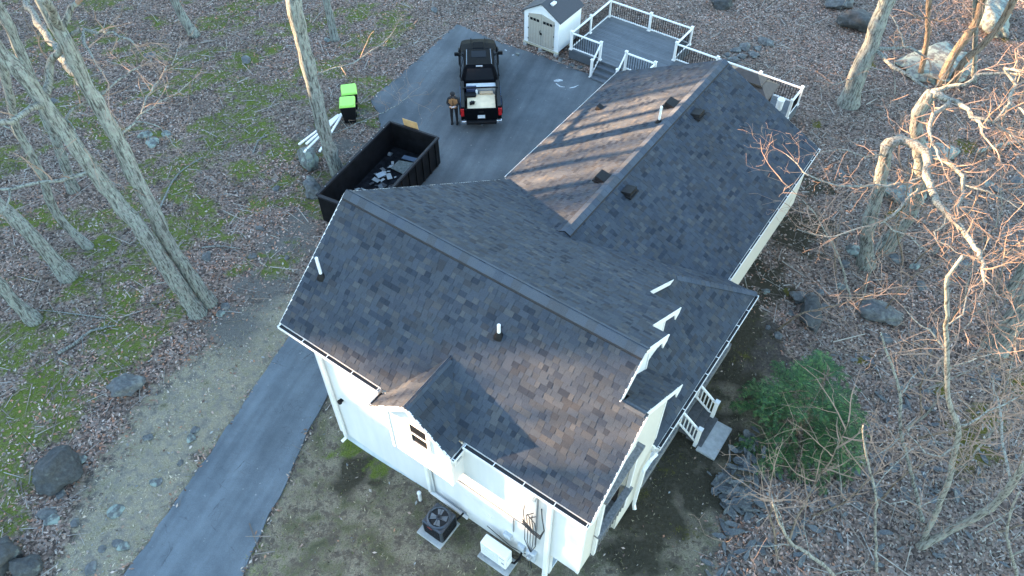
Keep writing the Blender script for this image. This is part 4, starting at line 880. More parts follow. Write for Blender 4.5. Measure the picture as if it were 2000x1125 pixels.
M_cloth = mat('black_cloth', (.014,.014,.016), .9); M_skin = mat('skin', (.42,.26,.19), .55, var=.05)
bm_.materials.clear(); bm_.materials.append(M_cloth); bm_.materials.append(M_skin)
for p in bm_.polygons:
    c = p.center; p.material_index = 1 if (c.z > 1.5 or (c.y < -.245 and c.z > 1.0)) else 0
    p.use_smooth = True
ob = bpy.data.objects.new('body', bm_); C.objects.link(ob); ob.parent = per
vs = MB(); N = 20
rings = [(.92,.185,.145),(1.02,.19,.15),(1.15,.195,.155),(1.28,.205,.16),(1.38,.20,.145),(1.46,.14,.11)]
for (z, a, b_) in rings: vs.v += [(a*math.cos(2*math.pi*k/N), .01+b_*math.sin(2*math.pi*k/N), z) for k in range(N)]
for i in range(len(rings)-1):
    for k in range(N): vs.f.append((i*N+k, i*N+(k+1) % N, (i+1)*N+(k+1) % N, (i+1)*N+k))
per.scale = (1.12,1.08,1.0)
vs.build('vest', mat('brown_vest', (.26,.125,.05), .85, var=.15), per, smoothed=True)
MB().box(-.012,.012,-.165,-.14,.95,1.40).build('zip', M_black, per)
hd = MB().lathe([(.098,.0),(.104,.05),(.10,.09),(.07,.13),(.02,.145)], (0,-.06,1.66), 16).build('cap', M_cloth, per, smoothed=True); MB().box(-.075,.075,-.24,-.13,1.655,1.672).build('cap_brim', M_cloth, hd, bevel=.01)
MB().lathe([(.10,0),(.115,.05),(.10,.10)], (0,.02,1.46), 14).build('hood', M_cloth, per, smoothed=True)
MB().lathe([(.012,0),(.018,.015),(.008,.04)], (0,-.155,1.585), 8).build('nose', M_skin, per)
for sx in (-1,1):
    MB().lathe([(.006,-.006),(.012,0),(.006,.006)], (sx*.034,-.148,1.635), 8).build('eye', M_dark, per)
    MB().box(sx*.088-.012,sx*.088+.012,-.08,-.045,1.585,1.645).build('ear', M_skin, per, bevel=.008)
    for k, (l, dz) in enumerate(((.055,.03),(.065,.012),(.062,-.008),(.05,-.026))): MB().tube([(sx*.06,-.315,1.15+dz),(sx*.035,-.315-l*.7,1.155+dz),(sx*.01,-.315-l*.8,1.17+dz)], [.010,.009,.007], 6).build('finger', M_skin, per)
    MB().tube([(sx*.07,-.30,1.175),(sx*.05,-.33,1.20),(sx*.025,-.345,1.205)], [.012,.010,.008], 6).build('thumb', M_skin, per)
    MB().hexa([(sx*.11-.045,-.17,.0),(sx*.11+.045,-.17,.0),(sx*.11+.045,.08,.0),(sx*.11-.045,.08,.0)],[(sx*.11-.04,-.15,.06),(sx*.11+.04,-.15,.06),(sx*.11+.045,.08,.11),(sx*.11-.045,.08,.11)]).build('boot', M_black, per, bevel=.02)
o = MB().box(-.045,.045,-.075,.075,-.005,.005).build('phone', mat('phone_white',(.65,.65,.66),.3), None, bevel=.008); o.location = (-2.76,29.73-.36,1.03+.17); o.rotation_euler = (R(-25),0,R(90)); tag(o, 'small pale phone held in both hands by the person', 'phone')

# ================================================================== trees
def bark_mat(name, c1, c2, lich, lam):
    m, nt, bs = new_mat(name); L = nt.links; v = coords(nt, 'Object', (1,1,.13)); v2 = coords(nt, 'Object')
    n = noise(nt, v, 17, 5, .7); n2 = noise(nt, v2, 7, 6, .75)
    c = mixc(nt, ramp(nt, n2, [(lam-.10, 0.), (lam+.10, .9)]), c2, lich); c = mixc(nt, ramp(nt, n, [(.40, .92), (.52, 0.)]), c, c1)
    L.new(c, bs.inputs['Base Color']); bs.inputs['Roughness'].default_value = .95; bs.inputs['Specular IOR Level'].default_value = .05; bump(nt, bs, n, 1.0, .05); return m
M_bark = bark_mat('lichened_bark', (.055,.055,.052), (.19,.19,.18), (.265,.30,.27), .5)
M_bark2 = bark_mat('brown_bark', (.075,.055,.04), (.21,.165,.125), (.24,.24,.20), .6)
M_pale = bark_mat('pale_limb_bark', (.08,.076,.068), (.25,.235,.205), (.29,.31,.275), .52)
M_twig = mat('twig_bark', (.25,.17,.125), .9, var=.25, scale=3)
def smooth_line(pts, rads, step=.35):
    """Catmull-Rom through the points"""
    P = [V3(p) for p in pts]; out = []; ro = []
    for i in range(len(P)-1):
        p0 = P[max(0,i-1)]; p1 = P[i]; p2 = P[i+1]; p3 = P[min(len(P)-1,i+2)]; n = max(2, int((p2-p1).length/step))
        for k in range(n):
            t = k/n; out.append(.5*((2*p1)+(p2-p0)*t+(2*p0-5*p1+4*p2-p3)*t*t+(3*p1-p0-3*p2+p3)*t**3)); ro.append(rads[i]+(rads[i+1]-rads[i])*t)
    out.append(P[-1]); ro.append(rads[-1]); return out, ro
def grow(mb, p, d, ln, r, lev, droop=0.0, curl=.35):
    n = max(3, int(ln/.22)); pts = [p]; d = d.normalized(); rads = [r]; q = p
    for i in range(n):
        d = (d + V3((random.gauss(0,curl), random.gauss(0,curl), random.gauss(0,curl*.8) - droop))*.55).normalized(); q = q + d*(ln/n); pts.append(q); rads.append(max(.0045, r*(1-.72*(i+1)/n)))
        if lev > 0 and i > 0 and random.random() < .62:
            side = d.cross(V3((random.gauss(0,1),random.gauss(0,1),random.gauss(0,1)))).normalized()
            grow(mb, q, d*.55+side*.85+V3((0,0,.15)), ln*random.uniform(.30,.55), rads[-1]*.65, lev-1, droop, curl)
    mb.tube(pts, rads, 5 if r > .03 else 4 if r > .012 else 3, False)
def jitter_line(pts, k):
    return [p + V3((random.gauss(0,k),random.gauss(0,k),random.gauss(0,k))) for p in pts]
def tree(name, label, trunk_px, r0, r1, limbs=(), lean=0.0, m=None, mlimb=None, twig=1.0, ext=0, group=None, crown_top=0, cat='tree', flare=1.35, tw_len=(.5,1.4)):
    m = m or M_bark; mlimb = mlimb or m
    b0 = gnd(*trunk_px[0]); t = thing(name, label, cat, b0, 0, group); pts = [b0 - V3((0,0,.15))]
    for (a, b_) in trunk_px[1:]:
        y = b0.y
        for _ in range(3): q = onY(a, b_, y); y = b0.y + lean*q.z
        pts.append(onY(a, b_, y))
    if ext:
        d = (pts[-1]-pts[-2]); d = V3((d.x*.35, d.y*.35, abs(d.z))).normalized(); pts += [pts[-1]+d*ext*.5, pts[-1]+d*ext]
    n = len(pts); rads = [r0+(r1-r0)*i/(n-1) for i in range(n)]; base_px = list(trunk_px)
    sp, sr = smooth_line(pts, rads); 
    for i, p in enumerate(sp):
        h = p.z - b0.z
        if h < .8: sr[i] *= 1 + (flare-1)*(1-max(0,h)/.8)
        sp[i] = p + V3((random.gauss(0,.012),random.gauss(0,.012),0)); sr[i] *= random.uniform(.90,1.12)
    mb = MB(); mb.tube([p-b0 for p in sp], sr, 12 if r0 > .12 else 7, True); mb.build('trunk', m, t, smoothed=True, fix=False)
    cr = MB(); tw = MB(); kids = []
    for lb in limbs:
        pxs, dz, ra, rb = lb[0], lb[1], lb[2], lb[3]; tn = lb[4] if len(lb) > 4 else 1.0
        # attach: the known limb/trunk point whose survey pixel is nearest
        best = None
        for q in sp + [k for kk in kids for k in kk]:
            rel = q - V3((0,0,CAM_H)); wv = rel.dot(V3(cF)); pu = 1000+FPX*rel.x/wv; pv = 562.5-FPX*rel.dot(V3(cU))/wv; dd_ = (pu-pxs[0][0])**2+(pv-pxs[0][1])**2
            if best is None or dd_ < best[0]: best = (dd_, q)
        z0 = best[1].z; lp = [best[1]]; nn_ = len(pxs)
        for i, (a, b_) in enumerate(pxs[1:]): lp.append(at(a, b_, z0 + dz*(i+1)/(nn_-1)))
        rr = [ra+(rb-ra)*i/(len(lp)-1) for i in range(len(lp))]; l2, lr = smooth_line(lp, rr, .25); l2 = [l2[0]] + jitter_line(l2[1:], .035); lr = [q*random.uniform(.85,1.18) for q in lr]; kids.append(l2)
        MB().tube([p-b0 for p in l2], lr, 7, True).build('limb', mlimb, t, smoothed=True, fix=False)
        tot = sum((l2[i+1]-l2[i]).length for i in range(len(l2)-1)); cnt = int(tot*3.0*tn*twig)
        for _ in range(cnt):
            i = random.randint(max(1, len(l2)//4), len(l2)-1); d = l2[i]-l2[i-1]; side = V3((random.gauss(0,1),random.gauss(0,1),random.gauss(.35,.8))).normalized()
            grow(tw, l2[i]-b0, d.normalized()*.7+side, random.uniform(*tw_len), min(.03, lr[i]*.5), 2, .03)
        grow(tw, l2[-1]-b0, l2[-1]-l2[-2], random.uniform(.8,1.6), lr[-1]*.8, 2, .02)
    if crown_top:
        for _ in range(int(crown_top)):
            i = random.randint(int(len(sp)*.55), len(sp)-1); a = random.uniform(0, 6.28); grow(tw, sp[i]-b0, V3((math.cos(a),math.sin(a),random.uniform(.3,1.0))), random.uniform(1.5,3.5), sr[i]*.35, 2, .0, .22)
    if tw.v: tw.build('crown', M_twig if twig < 9 else m, t, fix=False)
    return t
z1_ = lambda *p: [(a/2.68, b_/2.68) for a, b_ in p]
# woods on the left
tree('oak_tree', 'tall lichened oak with crooked side limb, front stem of the pair by the driveway', [(388,612),(330,530),(270,440),(242,411),(194,347),(142,276),(101,224),(75,187),(37,138),(0,101)], .27, .17,
  [([(97,205),(95,157),(97,123),(116,101),(123,71),(129,34),(149,0)], 2.5, .13, .08, .2), ([(123,65),(105,35),(82,-10)], 2, .12, .10, .1), ([(126,68),(150,64),(187,60),(220,67),(261,80)], .5, .07, .025, .5), ([(157,65),(172,97),(198,140)], -.3, .05, .02, .4),
   ([(90,208),(70,208),(49,220),(19,235),(-20,242)], .8, .10, .07, .4), ([(123,243),(142,216),(179,194),(216,175),(243,146),(275,132)], .6, .05, .018, .6), ([(165,340),(140,347),(104,354),(56,362),(0,369)], .2, .07, .045, .5), ([(140,245),(152,268),(165,287)], -.4, .03, .012, .4), ([(16,365),(12,400),(4,420)], -.5, .04, .02, .4), ([(205,352),(235,362)], .1, .025, .012, .5)], ext=5, crown_top=0)
tree('oak_tree', 'tall straight lichened oak, the rear stem of the pair by the driveway strip', [(412,592),(336,486),(299,410),(254,328),(220,254),(187,198),(157,146),(131,86),(108,49),(82,0)], .25, .16,
  [([(190,205),(157,160),(138,138),(108,90),(75,45),(49,0)], .2, .13, .10, .1), ([(222,268),(262,242),(300,170),(335,125),(352,90)], .4, .045, .012, .8), ([(262,243),(300,243),(345,290)], -.2, .03, .01, .6), ([(270,215),(330,190),(372,160)], .2, .03, .01, .7)], ext=5, crown_top=0)
tree('oak_tree', 'slim leaning lichened tree standing in moss behind the oak pair', [(175,482),(123,434),(101,400),(82,343),(48,276),(30,243),(12,160),(-10,90)], .17, .12, [([(45,270),(20,250),(-10,246)], .3, .05, .03, .4)], ext=4, crown_top=0)
tree('oak_tree', 'thick straight-grained grey tree trunk in leaf litter left of the moss', [(134,540),(93,493),(48,445),(11,411),(-30,375)], .27, .2, ext=9, crown_top=5)
tree('oak_tree', 'grey tree trunk ending at a fallen branch on mossy leaves', [(69,626),(30,590),(0,557),(-40,515)], .23, .18, ext=9, crown_top=5)
tree('oak_tree', 'single grey trunk with moss at its foot near a brush pile', [(381,69),(358,34),(341,0),(325,-40)], .23, .2, ext=8, crown_top=4)
tree('oak_tree', 'dark far trunk partly hidden behind the lichened oak limbs', [(142,372),(119,299),(85,215),(45,112),(15,45),(-5,10)], .2, .16, ext=5, crown_top=0, m=M_bark)
tree('oak_tree', 'thick pale trunk rising between the boulder and the dumpster', [(662,338),(640,280),(617,190),(600,120),(583,50),(573,0),(566,-40)], .30, .27, [([(605,150),(588,70),(578,0)], .5, .12, .1, .1), ([(655,150),(690,120),(735,95),(770,60)], .8, .035, .012, .8), ([(700,240),(760,215),(795,190)], .3, .02, .01, .9)], ext=8, crown_top=6, flare=1.2)
tree('oak_tree', 'grey trunk in the thin brush behind the wheelie bins', [(655,78),(646,40),(637,0),(630,-30)], .20, .17, ext=8, crown_top=4)
# woods on the right
tree('maple_tree', 'rough grey trunk with broken pale side branch uphill from the deck', [(1657,203),(1680,133),(1703,83),(1713,50),(1733,0),(1745,-40)], .40, .28, [([(1700,92),(1745,95),(1766,92),(1800,107)], .2, .09, .05, .6), ([(1766,92),(1757,60),(1735,20)], .5, .05, .03, .5), ([(1705,95),(1745,130),(1790,155),(1812,172)], -.2, .10, .05, .6), ([(1690,150),(1640,165),(1610,160)], .3, .035, .012, 1)], ext=5, crown_top=5)
tree('maple_tree', 'hooked oak with sunlit pale limb arching over the stony slope by the wing', [(1694,517),(1694,463),(1701,422),(1712,385),(1720,347),(1727,320),(1733,283)], .28, .20,
  [([(1733,283),(1757,270),(1787,283),(1810,300),(1812,333),(1817,359),(1836,400),(1858,426),(1888,459),(1910,493),(1921,527),(1918,553)], 1.0, .19, .035, .6), ([(1812,313),(1847,313),(1867,327),(1883,353),(1880,381),(1866,407)], .8, .09, .03, .8), ([(1880,362),(1930,375),(1965,390),(2000,410)], .3, .04, .012, .9),
   ([(1810,350),(1760,360),(1713,362),(1640,362),(1567,335),(1535,300)], .3, .06, .012, 1.3), ([(1805,355),(1780,385),(1735,425),(1733,440),(1780,465),(1830,500)], -.8, .06, .012, .9), ([(1734,432),(1664,452),(1619,463),(1575,450)], -.3, .035, .01, 1.2), ([(1850,420),(1845,440),(1825,455),(1850,480),(1880,500),(1910,505)], -.5, .035, .01, .8), ([(1740,300),(1690,305),(1640,290),(1590,300)], .4, .04, .01, 1.2)], mlimb=M_pale)
tree('maple_tree', 'leaning oak with bright forked crown limbs beside the lichened slab', [(1727,487),(1757,444),(1783,407),(1800,340),(1790,240),(1800,207),(1820,180)], .30, .18,
  [([(1820,180),(1833,187),(1853,197),(1870,197),(1890,217),(1910,240),(1925,267)], .4, .13, .04, .6), ([(1853,197),(1823,227),(1813,257),(1823,280),(1833,303),(1845,335)], -.6, .08, .02, .8), ([(1822,178),(1853,170),(1883,165),(1905,150)], .5, .10, .04, .8), ([(1900,223),(1940,237),(1963,213),(1993,210),(2010,240)], .4, .06, .025, .8), ([(1963,213),(1985,165),(1960,135),(1995,140)], .8, .06, .035, .7), ([(1925,150),(1965,140),(2000,150)], .4, .05, .03, .6), ([(1940,237),(1975,265),(2000,290)], -.2, .03, .012, .9)], mlimb=M_pale)
tree('young_tree', 'slender straight tree beside the lichened slab with a knob halfway up', [(1797,152),(1807,100),(1813,60),(1812,37),(1818,-20)], .13, .10, [([(1812,38),(1795,36),(1770,20)], .5, .04, .015, 1.5), ([(1813,42),(1850,40),(1890,30)], .5, .03, .012, 1.6)], m=M_bark2, ext=4, crown_top=5)
tree('young_tree', 'brown leaning tree rising past the upper end of the lichened slab', [(1837,166),(1857,117),(1887,73),(1910,33),(1922,-10)], .20, .16, m=M_bark2, ext=4, crown_top=4)
tree('young_tree', 'orange-tinged leaning tree farther along the slope than the lichened slab', [(1858,168),(1880,123),(1910,97),(1950,53),(1980,0),(1995,-30)], .17, .16, m=M_bark2, ext=4, crown_top=4)
tree('young_tree', 'straight thin grey tree standing in front of the green lichened outcrop', [(1903,160),(1905,100),(1905,33),(1908,-20)], .12, .10, ext=4, crown_top=5)
tree('oak_tree', 'thick mossy-footed grey trunk leaning out over yellow moss', [(1948,682),(1974,635),(2000,594),(2040,530)], .36, .27, ext=5, crown_top=6)
tree('oak_tree', 'slimmer grey trunk on the slope above the yellow moss patch', [(1966,577),(1985,545),(2000,519),(2030,470)], .17, .14, ext=4, crown_top=5)
tree('tall_sapling', 'tall pale sapling with a kinked stem standing in slate rubble', [(1803,1063),(1819,1021),(1850,946),(1868,870),(1872,832),(1853,787),(1850,700),(1849,579),(1851,541),(1880,500)], .085, .03, [([(1872,832),(1910,815),(1960,790),(1990,770)], .5, .03, .01, 1.6), ([(1868,870),(1830,890),(1790,870),(1775,840)], .4, .025, .01, 1.5), ([(1850,690),(1830,670),(1800,640),(1760,600)], .5, .03, .01, 1.4), ([(1850,720),(1890,700),(1930,690)], .4, .022, .01, 1.4), ([(1851,640),(1880,610),(1890,560)], .5, .02, .008, 1.4)], m=M_pale)
tree('tall_sapling', 'bent smooth-barked sapling curving away from the slate rubble over open litter', [(1796,1066),(1872,1029),(1920,1000),(1959,968),(2000,912),(2030,860)], .12, .07, [([(1980,945),(1960,870),(1955,800),(1945,760),(1930,730)], .8, .04, .01, 1.3), ([(1959,968),(2000,940)], .2, .03, .012, 1.)], m=M_pale, lean=-.1)
tree('tall_sapling', 'thin grey sapling leaning left out of the slate rubble', [(1806,1018),(1778,912),(1759,844),(1757,760),(1736,700),(1720,650)], .055, .02, [([(1762,850),(1800,830),(1830,860),(1850,880)], .3, .02, .008, 1.5), ([(1757,780),(1780,740),(1800,720)], .3, .015, .007, 1.5), ([(1760,850),(1730,880),(1690,900)], .3, .018, .007, 1.6)])
tree('tall_sapling', 'thin twiggy sapling rising beside the hemlock', [(1716,1116),(1710,1030),(1710,964),(1691,889),(1685,830)], .04, .018, [([(1710,964),(1740,980),(1800,985),(1850,975)], .3, .02, .007, 1.6), ([(1708,950),(1760,900),(1800,870)], .4, .018, .007, 1.6)], m=M_pale)
tree('tall_sapling', 'white-barked branching sapling at the lower edge of the slate pile', [(1640,1150),(1627,1123),(1581,1082),(1551,1066),(1528,1032),(1510,983)], .06, .02, [([(1551,1066),(1500,1065),(1460,1070)], .3, .018, .007, 1.5), ([(1540,1050),(1520,1010),(1505,960)], .5, .018, .007, 1.6), ([(1581,1082),(1570,1030),(1575,980)], .4, .015, .006, 1.6), ([(1627,1123),(1680,1110),(1700,1090)], .4, .02, .008, 1.5)], m=M_pale, lean=-.15)
tree('tall_sapling', 'sunlit upright sapling with orange twigs past the bent sapling', [(1990,1150),(1985,1119),(1967,1051),(1974,1002),(1990,960)], .06, .02, [([(1967,1051),(1940,1020),(1930,980)], .4, .018, .007, 1.8), ([(1970,1060),(2000,1030)], .4, .015, .007, 1.8)], m=M_pale)
# brushy saplings
SAP_R = []
while len(SAP_R) < 62:
    a, b_ = random.uniform(1480,2010), random.uniform(-10,1120)
    p = gnd(a, b_); u, w_ = toL(p.x, p.y)
    if u < 9.7 and w_ < 28.5: continue
    if 1440 < a < 1680 and 660 < b_ < 960: continue
    if b_ < 330 and a < 1600 and random.random() < .7: continue
    SAP_R.append((a, b_))
SAP_L = [(735,75),(700,160),(590,120),(620,60),(760,20),(240,300),(300,330),(330,200),(60,60),(480,40),(520,30),(820,50),(270,120),(210,420),(90,300),(1560,60),(1640,20),(690,265),(350,520)]
for i, (a, b_) in enumerate(SAP_R + SAP_L):
    right = i < len(SAP_R); b0 = gnd(a, b_); t = thing('sapling', 'thin bare twiggy sapling growing in leaf litter on the stony hillside' if right else 'thin bare twiggy sapling growing in the mossy woodland beside the driveway', 'sapling', b0, 0, 'bare saplings on the stony hillside' if right else 'bare saplings in the mossy woodland')
    h = (random.uniform(2.5, 7.0) if b_ > 450 else random.uniform(1.8,5)) if right else random.uniform(1.2, 3.2); st = MB(); tw = MB(); d = V3((random.gauss(0,.22), random.gauss(0,.22), 1)); q = V3((0,0,-.1)); pts = [q]; n = int(h/.3)
    r0 = .009*h**.8+.006
    for k in range(n):
        d = (d + V3((random.gauss(0,.10),random.gauss(0,.10),.05))).normalized(); q = q + d*.3; pts.append(q)
        if k > n*.25 and random.random() < .85:
            an = random.uniform(0,6.28); grow(tw, q, V3((math.cos(an),math.sin(an),random.uniform(.1,.9))), random.uniform(.4,.32*h+.35), r0*.5, 2, .0, .28)
    st.tube(pts, [max(.006, r0*(1-.8*k/len(pts))) for k in range(len(pts))], 5, True).build('trunk', M_pale if random.random() < .5 else M_bark2, t, fix=False)
    if tw.v: tw.build('crown', M_twig, t, fix=False)

# hemlock
hb = gnd(1552,846); hem = thing('hemlock', 'bushy dark green hemlock growing beside the slate pile', 'evergreen', hb); hem.scale = (1.12,1.12,1.1)
mb = MB(); mb.tube([(0,0,-.1),(.03,.02,1.5),(0,.05,3.4)], [.09,.06,.015], 8).build('trunk', M_bark2, hem, smoothed=True, fix=False)
NV = []; NC = []; bw = MB()
GREENS = np.array([(.024,.066,.018),(.038,.096,.026),(.013,.038,.013),(.062,.122,.034),(.028,.075,.030)])
def spray(p, d, ln, up):
    """a flat frond of short needles on both sides of a twig"""
    s_ = d.cross(up).normalized(); n = int(ln/.035)
    for k in range(n):
        q = p + d*(ln*k/n) - up*(.10*(k/n)**2*ln*2); l = .13*(1-.5*k/n)*random.uniform(.7,1.2)
        c = GREENS[random.randint(0,4)]*random.uniform(.8,1.25)
        for sg in (-1,1):
            e = (s_*sg + d*.55 + up*random.gauss(0,.18)).normalized(); wv = d*.017
            NV.extend([q - wv, q + wv, q + e*l]); NC.append(c)
for k in range(78):
    h = 3.3*(random.random()**1.3); a = random.uniform(0,6.283); reach = (2.2*(1-h/3.7)+.25)*random.choice([random.uniform(.5,.9),random.uniform(.85,1.25)])
    d = V3((math.cos(a),math.sin(a),.25)).normalized(); p = V3((0,0,.12+h)); n = max(3, int(reach/.15)); pts = [p]
    for i in range(n):
        d = (d + V3((random.gauss(0,.06),random.gauss(0,.06),-.07))).normalized(); p = p + d*(reach/n); pts.append(p)
        up = V3((0,0,1)); side_ = d.cross(up).normalized(); fr = (i+1)/n
        if fr < .22: continue
        for sg in (-1,1):
            if random.random() < .7: spray(p, (side_*sg + d*.8 + V3((0,0,random.gauss(-.05,.10)))).normalized(), (.62*(1-.6*fr)+.10)*random.uniform(.6,1.1), (up + d*-.2 + V3((random.gauss(0,.12),random.gauss(0,.12),0))).normalized())
    spray(p, d, .3, V3((0,0,1))); bw.tube(pts, [.016*(1-.8*i/len(pts)) for i in range(len(pts))], 4, False)
bw.build('branch', M_bark2, hem, fix=False)
M_needle = attr_mat('needles', .65, .1, 20, 0, .3)
o = bpy.data.objects.new('crown', np_mesh('crown', np.array([tuple(v) for v in NV]), 3, M_needle, np.array(NC))); C.objects.link(o); o.parent = hem

# ================================================================== rocks
def rock_mat(name, c1, c2, lich, lam=.6):
    m, nt, bs = new_mat(name); L = nt.links; v = coords(nt); n = noise(nt, v, 7, 6, .7); n2 = noise(nt, v, 3, 5, .65)
    c = ramp(nt, n, [(.3, c1), (.7, c2)]); c = mixc(nt, ramp(nt, n2, [(lam-.06, 0.), (lam+.06, .9)]), c, lich)
    L.new(c, bs.inputs['Base Color']); bs.inputs['Roughness'].default_value = .9; bs.inputs['Specular IOR Level'].default_value = .3; bump(nt, bs, n, .6, .03); return m
M_rk = rock_mat('grey_stone', (.05,.054,.056), (.135,.142,.145), (.17,.185,.17), .6)
M_rkd = rock_mat('dark_stone', (.028,.030,.032), (.075,.08,.082), (.13,.15,.14), .66)
M_rkl = rock_mat('lichened_stone', (.055,.06,.06), (.14,.15,.148), (.21,.26,.23), .5)
M_slate = rock_mat('slate', (.06,.066,.072), (.135,.145,.152), (.16,.175,.15), .66)
def rock(name, px, py, size, label, m=None, seed=0, group=None, rz=0, sink=.25, sub=4, flat=False, cat='rock'):
    r_ = random.Random(seed*7+int(px)); bm = bmesh.new(); bmesh.ops.create_icosphere(bm, subdivisions=sub, radius=1)
    planes = [(V3((r_.gauss(0,1),r_.gauss(0,1),r_.gauss(.2,.8))).normalized(), r_.uniform(.5,.9)) for _ in range(12)]
    ph = [r_.uniform(0,6) for _ in range(6)]
    for v in bm.verts:
        p = v.co.copy()
        for n_, d_ in planes:
            k = p.dot(n_)
            if k > d_: p -= n_*(k-d_)*.9
        p *= 1 + .22*(mnoise.fractal(p*1.6+V3((seed,px*.01,0)), .9, 2.1, 5)) + .05*math.sin(p.x*3+ph[0])*math.sin(p.y*3.3+ph[1]) + .035*math.sin(p.z*9+ph[2]+p.x*7) + .02*math.sin(p.y*15+ph[3]+p.z*11)
        v.co = V3((p.x*size[0], p.y*size[1], p.z*size[2]))
    me = bpy.data.meshes.new(name); bm.to_mesh(me); bm.free(); me.materials.append(m or M_rk)
    for p in me.polygons: p.use_smooth = not flat
    o = bpy.data.objects.new(name, me); C.objects.link(o); g = gnd(px, py); o.location = g + V3((0,0,size[2]*(1-2*sink))); o.rotation_euler = (0,0,rz)
    return tag(o, label, cat, group)
rock('boulder', 604,318,(.62,.75,.62),'rounded grey boulder under the white gutter strips',M_rkl,1,rz=.3)
rock('boulder', 613,374,(.42,.75,.42),'angular grey boulder between the leaning trunk and the dumpster',M_rk,2,rz=.5)
rock('boulder', 250,762,(.62,.48,.42),'speckled grey boulder at the edge of the leaf litter by the driveway',M_rk,3,rz=.7)
rock('boulder', 118,920,(.88,.82,.72),'large nearly black boulder in the leaf litter left of the driveway',M_rkd,4,rz=.2)
rock('boulder', 10,1095,(.7,.8,.62),'dark boulder with orange leaves at its foot',M_rkd,5); rock('boulder', 52,1112,(.5,.45,.42),'mottled dark boulder with pale lichen flecks',M_rkd,6)
rock('boulder', 1716,612,(.85,.62,.32),'pale slab-topped boulder on the stony slope',M_rk,7,rz=-.4); rock('boulder', 1560,585,(.42,.28,.26),'oval pale stone at the corner of the hillside path',M_rk,8,rz=-.2); rock('boulder', 1586,583,(.22,.22,.2),'round pale stone beside the oval pale stone',M_rk,9)
rock('boulder', 1580,620,(.5,1.0,.35),'long mossy stone half buried in red leaves',M_rkd,10,rz=-.3)
rock('boulder', 1680,52,(1.3,.9,.75),'big dark boulder on the leafy slope above the deck',M_rkd,11); rock('boulder', 1405,12,(.75,.6,.5),'dark mossy boulder in leaves behind the deck',M_rkd,12); rock('boulder', 1640,10,(1.0,.8,.6),'grey boulder beyond the deck on the upper slope',M_rk,13)
rock('outcrop', 1825,128,(2.6,1.7,.55),'broad flat outcrop covered with pale green lichen',M_rkl,14,rz=.5,sink=.3,sub=4); rock('outcrop', 1935,40,(.95,2.2,.9),'tall pale green lichened outcrop behind thin trees',M_rkl,15,rz=-.25,sub=4)
rock('outcrop', 1755,385,(1.1,1.0,.5),'lichen-spotted outcrop behind the hooked oak',M_rkl,16,sub=4); rock('boulder', 1830,300,(1.0,.8,.4),'mossy boulder beneath the forked oak limbs',M_rkl,17)
for i, (a, b_, s_) in enumerate(((1436,100,.30),(1455,92,.35),(1470,108,.3),(1448,112,.25),(1432,118,.28),(1480,95,.22),(1497,84,.4),(1420,108,.2))): rock('field_stone', a, b_, (s_*1.2,s_,s_*.45), 'pale flat stone in the small heap behind the deck railing', M_rk, 20+i, 'stones heaped behind the deck', rz=i)
for i, (a, b_, s_) in enumerate(((300,943,.17),(311,941,.15),(146,1022,.2),(226,1000,.28),(240,1068,.22),(228,1062,.18),(178,1112,.22),(200,1072,.15),(352,905,.15),(372,858,.2),(100,1018,.25),(118,963,.2),(92,1003,.3),(158,898,.22),(290,855,.18),(382,840,.16),(405,500,.28),(508,447,.2),(540,370,.2),(325,262,.25),(295,110,.4),(480,118,.35),(495,500,.2),(560,505,.15),(440,600,.22),(432,612,.18),(1520,655,.22),(1610,600,.2),(1545,612,.15),(1600,570,.16),(1500,640,.15),(1640,560,.22),(1785,520,.25),(1750,505,.35),(1875,515,.35),(1845,470,.3),(1880,605,.25),(1930,360,.3),(1945,370,.25),(1985,355,.3),(1640,340,.3),(1730,660,.3),(1800,560,.3),(1665,490,.35),(1650,515,.25),(1010,108,.18),(1060,112,.18),(1095,118,.22),(1118,128,.2),(1132,132,.2),(60,160,.4),(100,200,.3),(850,20,.3),(1495,570,.2),(640,80,.25),(300,280,.4),(285,265,.35))):
    rock('field_stone', a, b_, (s_*1.15,s_*.9,s_*.5), 'small weathered field stone lying loose on the ground', random.choice([M_rk,M_rk,M_rkl]), 40+i, 'loose field stones', rz=i*1.3, sub=2, sink=.40, flat=True)
# slates: thin broken slabs
SLM = []
for k in range(10):
    n = random.randint(5,7); a0 = sorted(random.uniform(0,6.28) for _ in range(n)); SLM.append(MB().prism([(math.cos(a)*random.uniform(.9,1.35), math.sin(a)*random.uniform(.28,.5)) for a in [2*math.pi*j/n+random.gauss(0,.15) for j in range(n)]], -.12, .12).mesh('slate_stone', random.choice([M_slate,M_rk]), fix=True))
def slate(a, b_, s_, tilt, lift, label, group):
    g = gnd(a, b_); o = inst('slate_stone', random.choice(SLM), None, g + V3((0,0,lift)), (random.gauss(0,tilt*1.3),random.gauss(0,tilt),random.gauss(-.9,1.1)), (s_,s_,s_*random.uniform(.5,1.1))); return tag(o, label, 'stone', group)
pil = []
while len(pil) < 120:
    t = random.random(); c = [(1478,862),(1440,905),(1418,950),(1432,985),(1470,1005)]; i = int(t*4); f_ = t*4-i; a = c[i][0]+(c[i+1][0]-c[i][0])*f_+random.gauss(0,18); b_ = c[i][1]+(c[i+1][1]-c[i][1])*f_+random.gauss(0,16); pil.append((a, b_))
for a, b_ in pil: slate(a, b_, random.choice([random.uniform(.08,.16),random.uniform(.14,.34)]), .32, random.uniform(.03,.22), 'broken grey slate slab in the long pile edging the side lawn', 'slabs piled along the side lawn')
sc_ = []
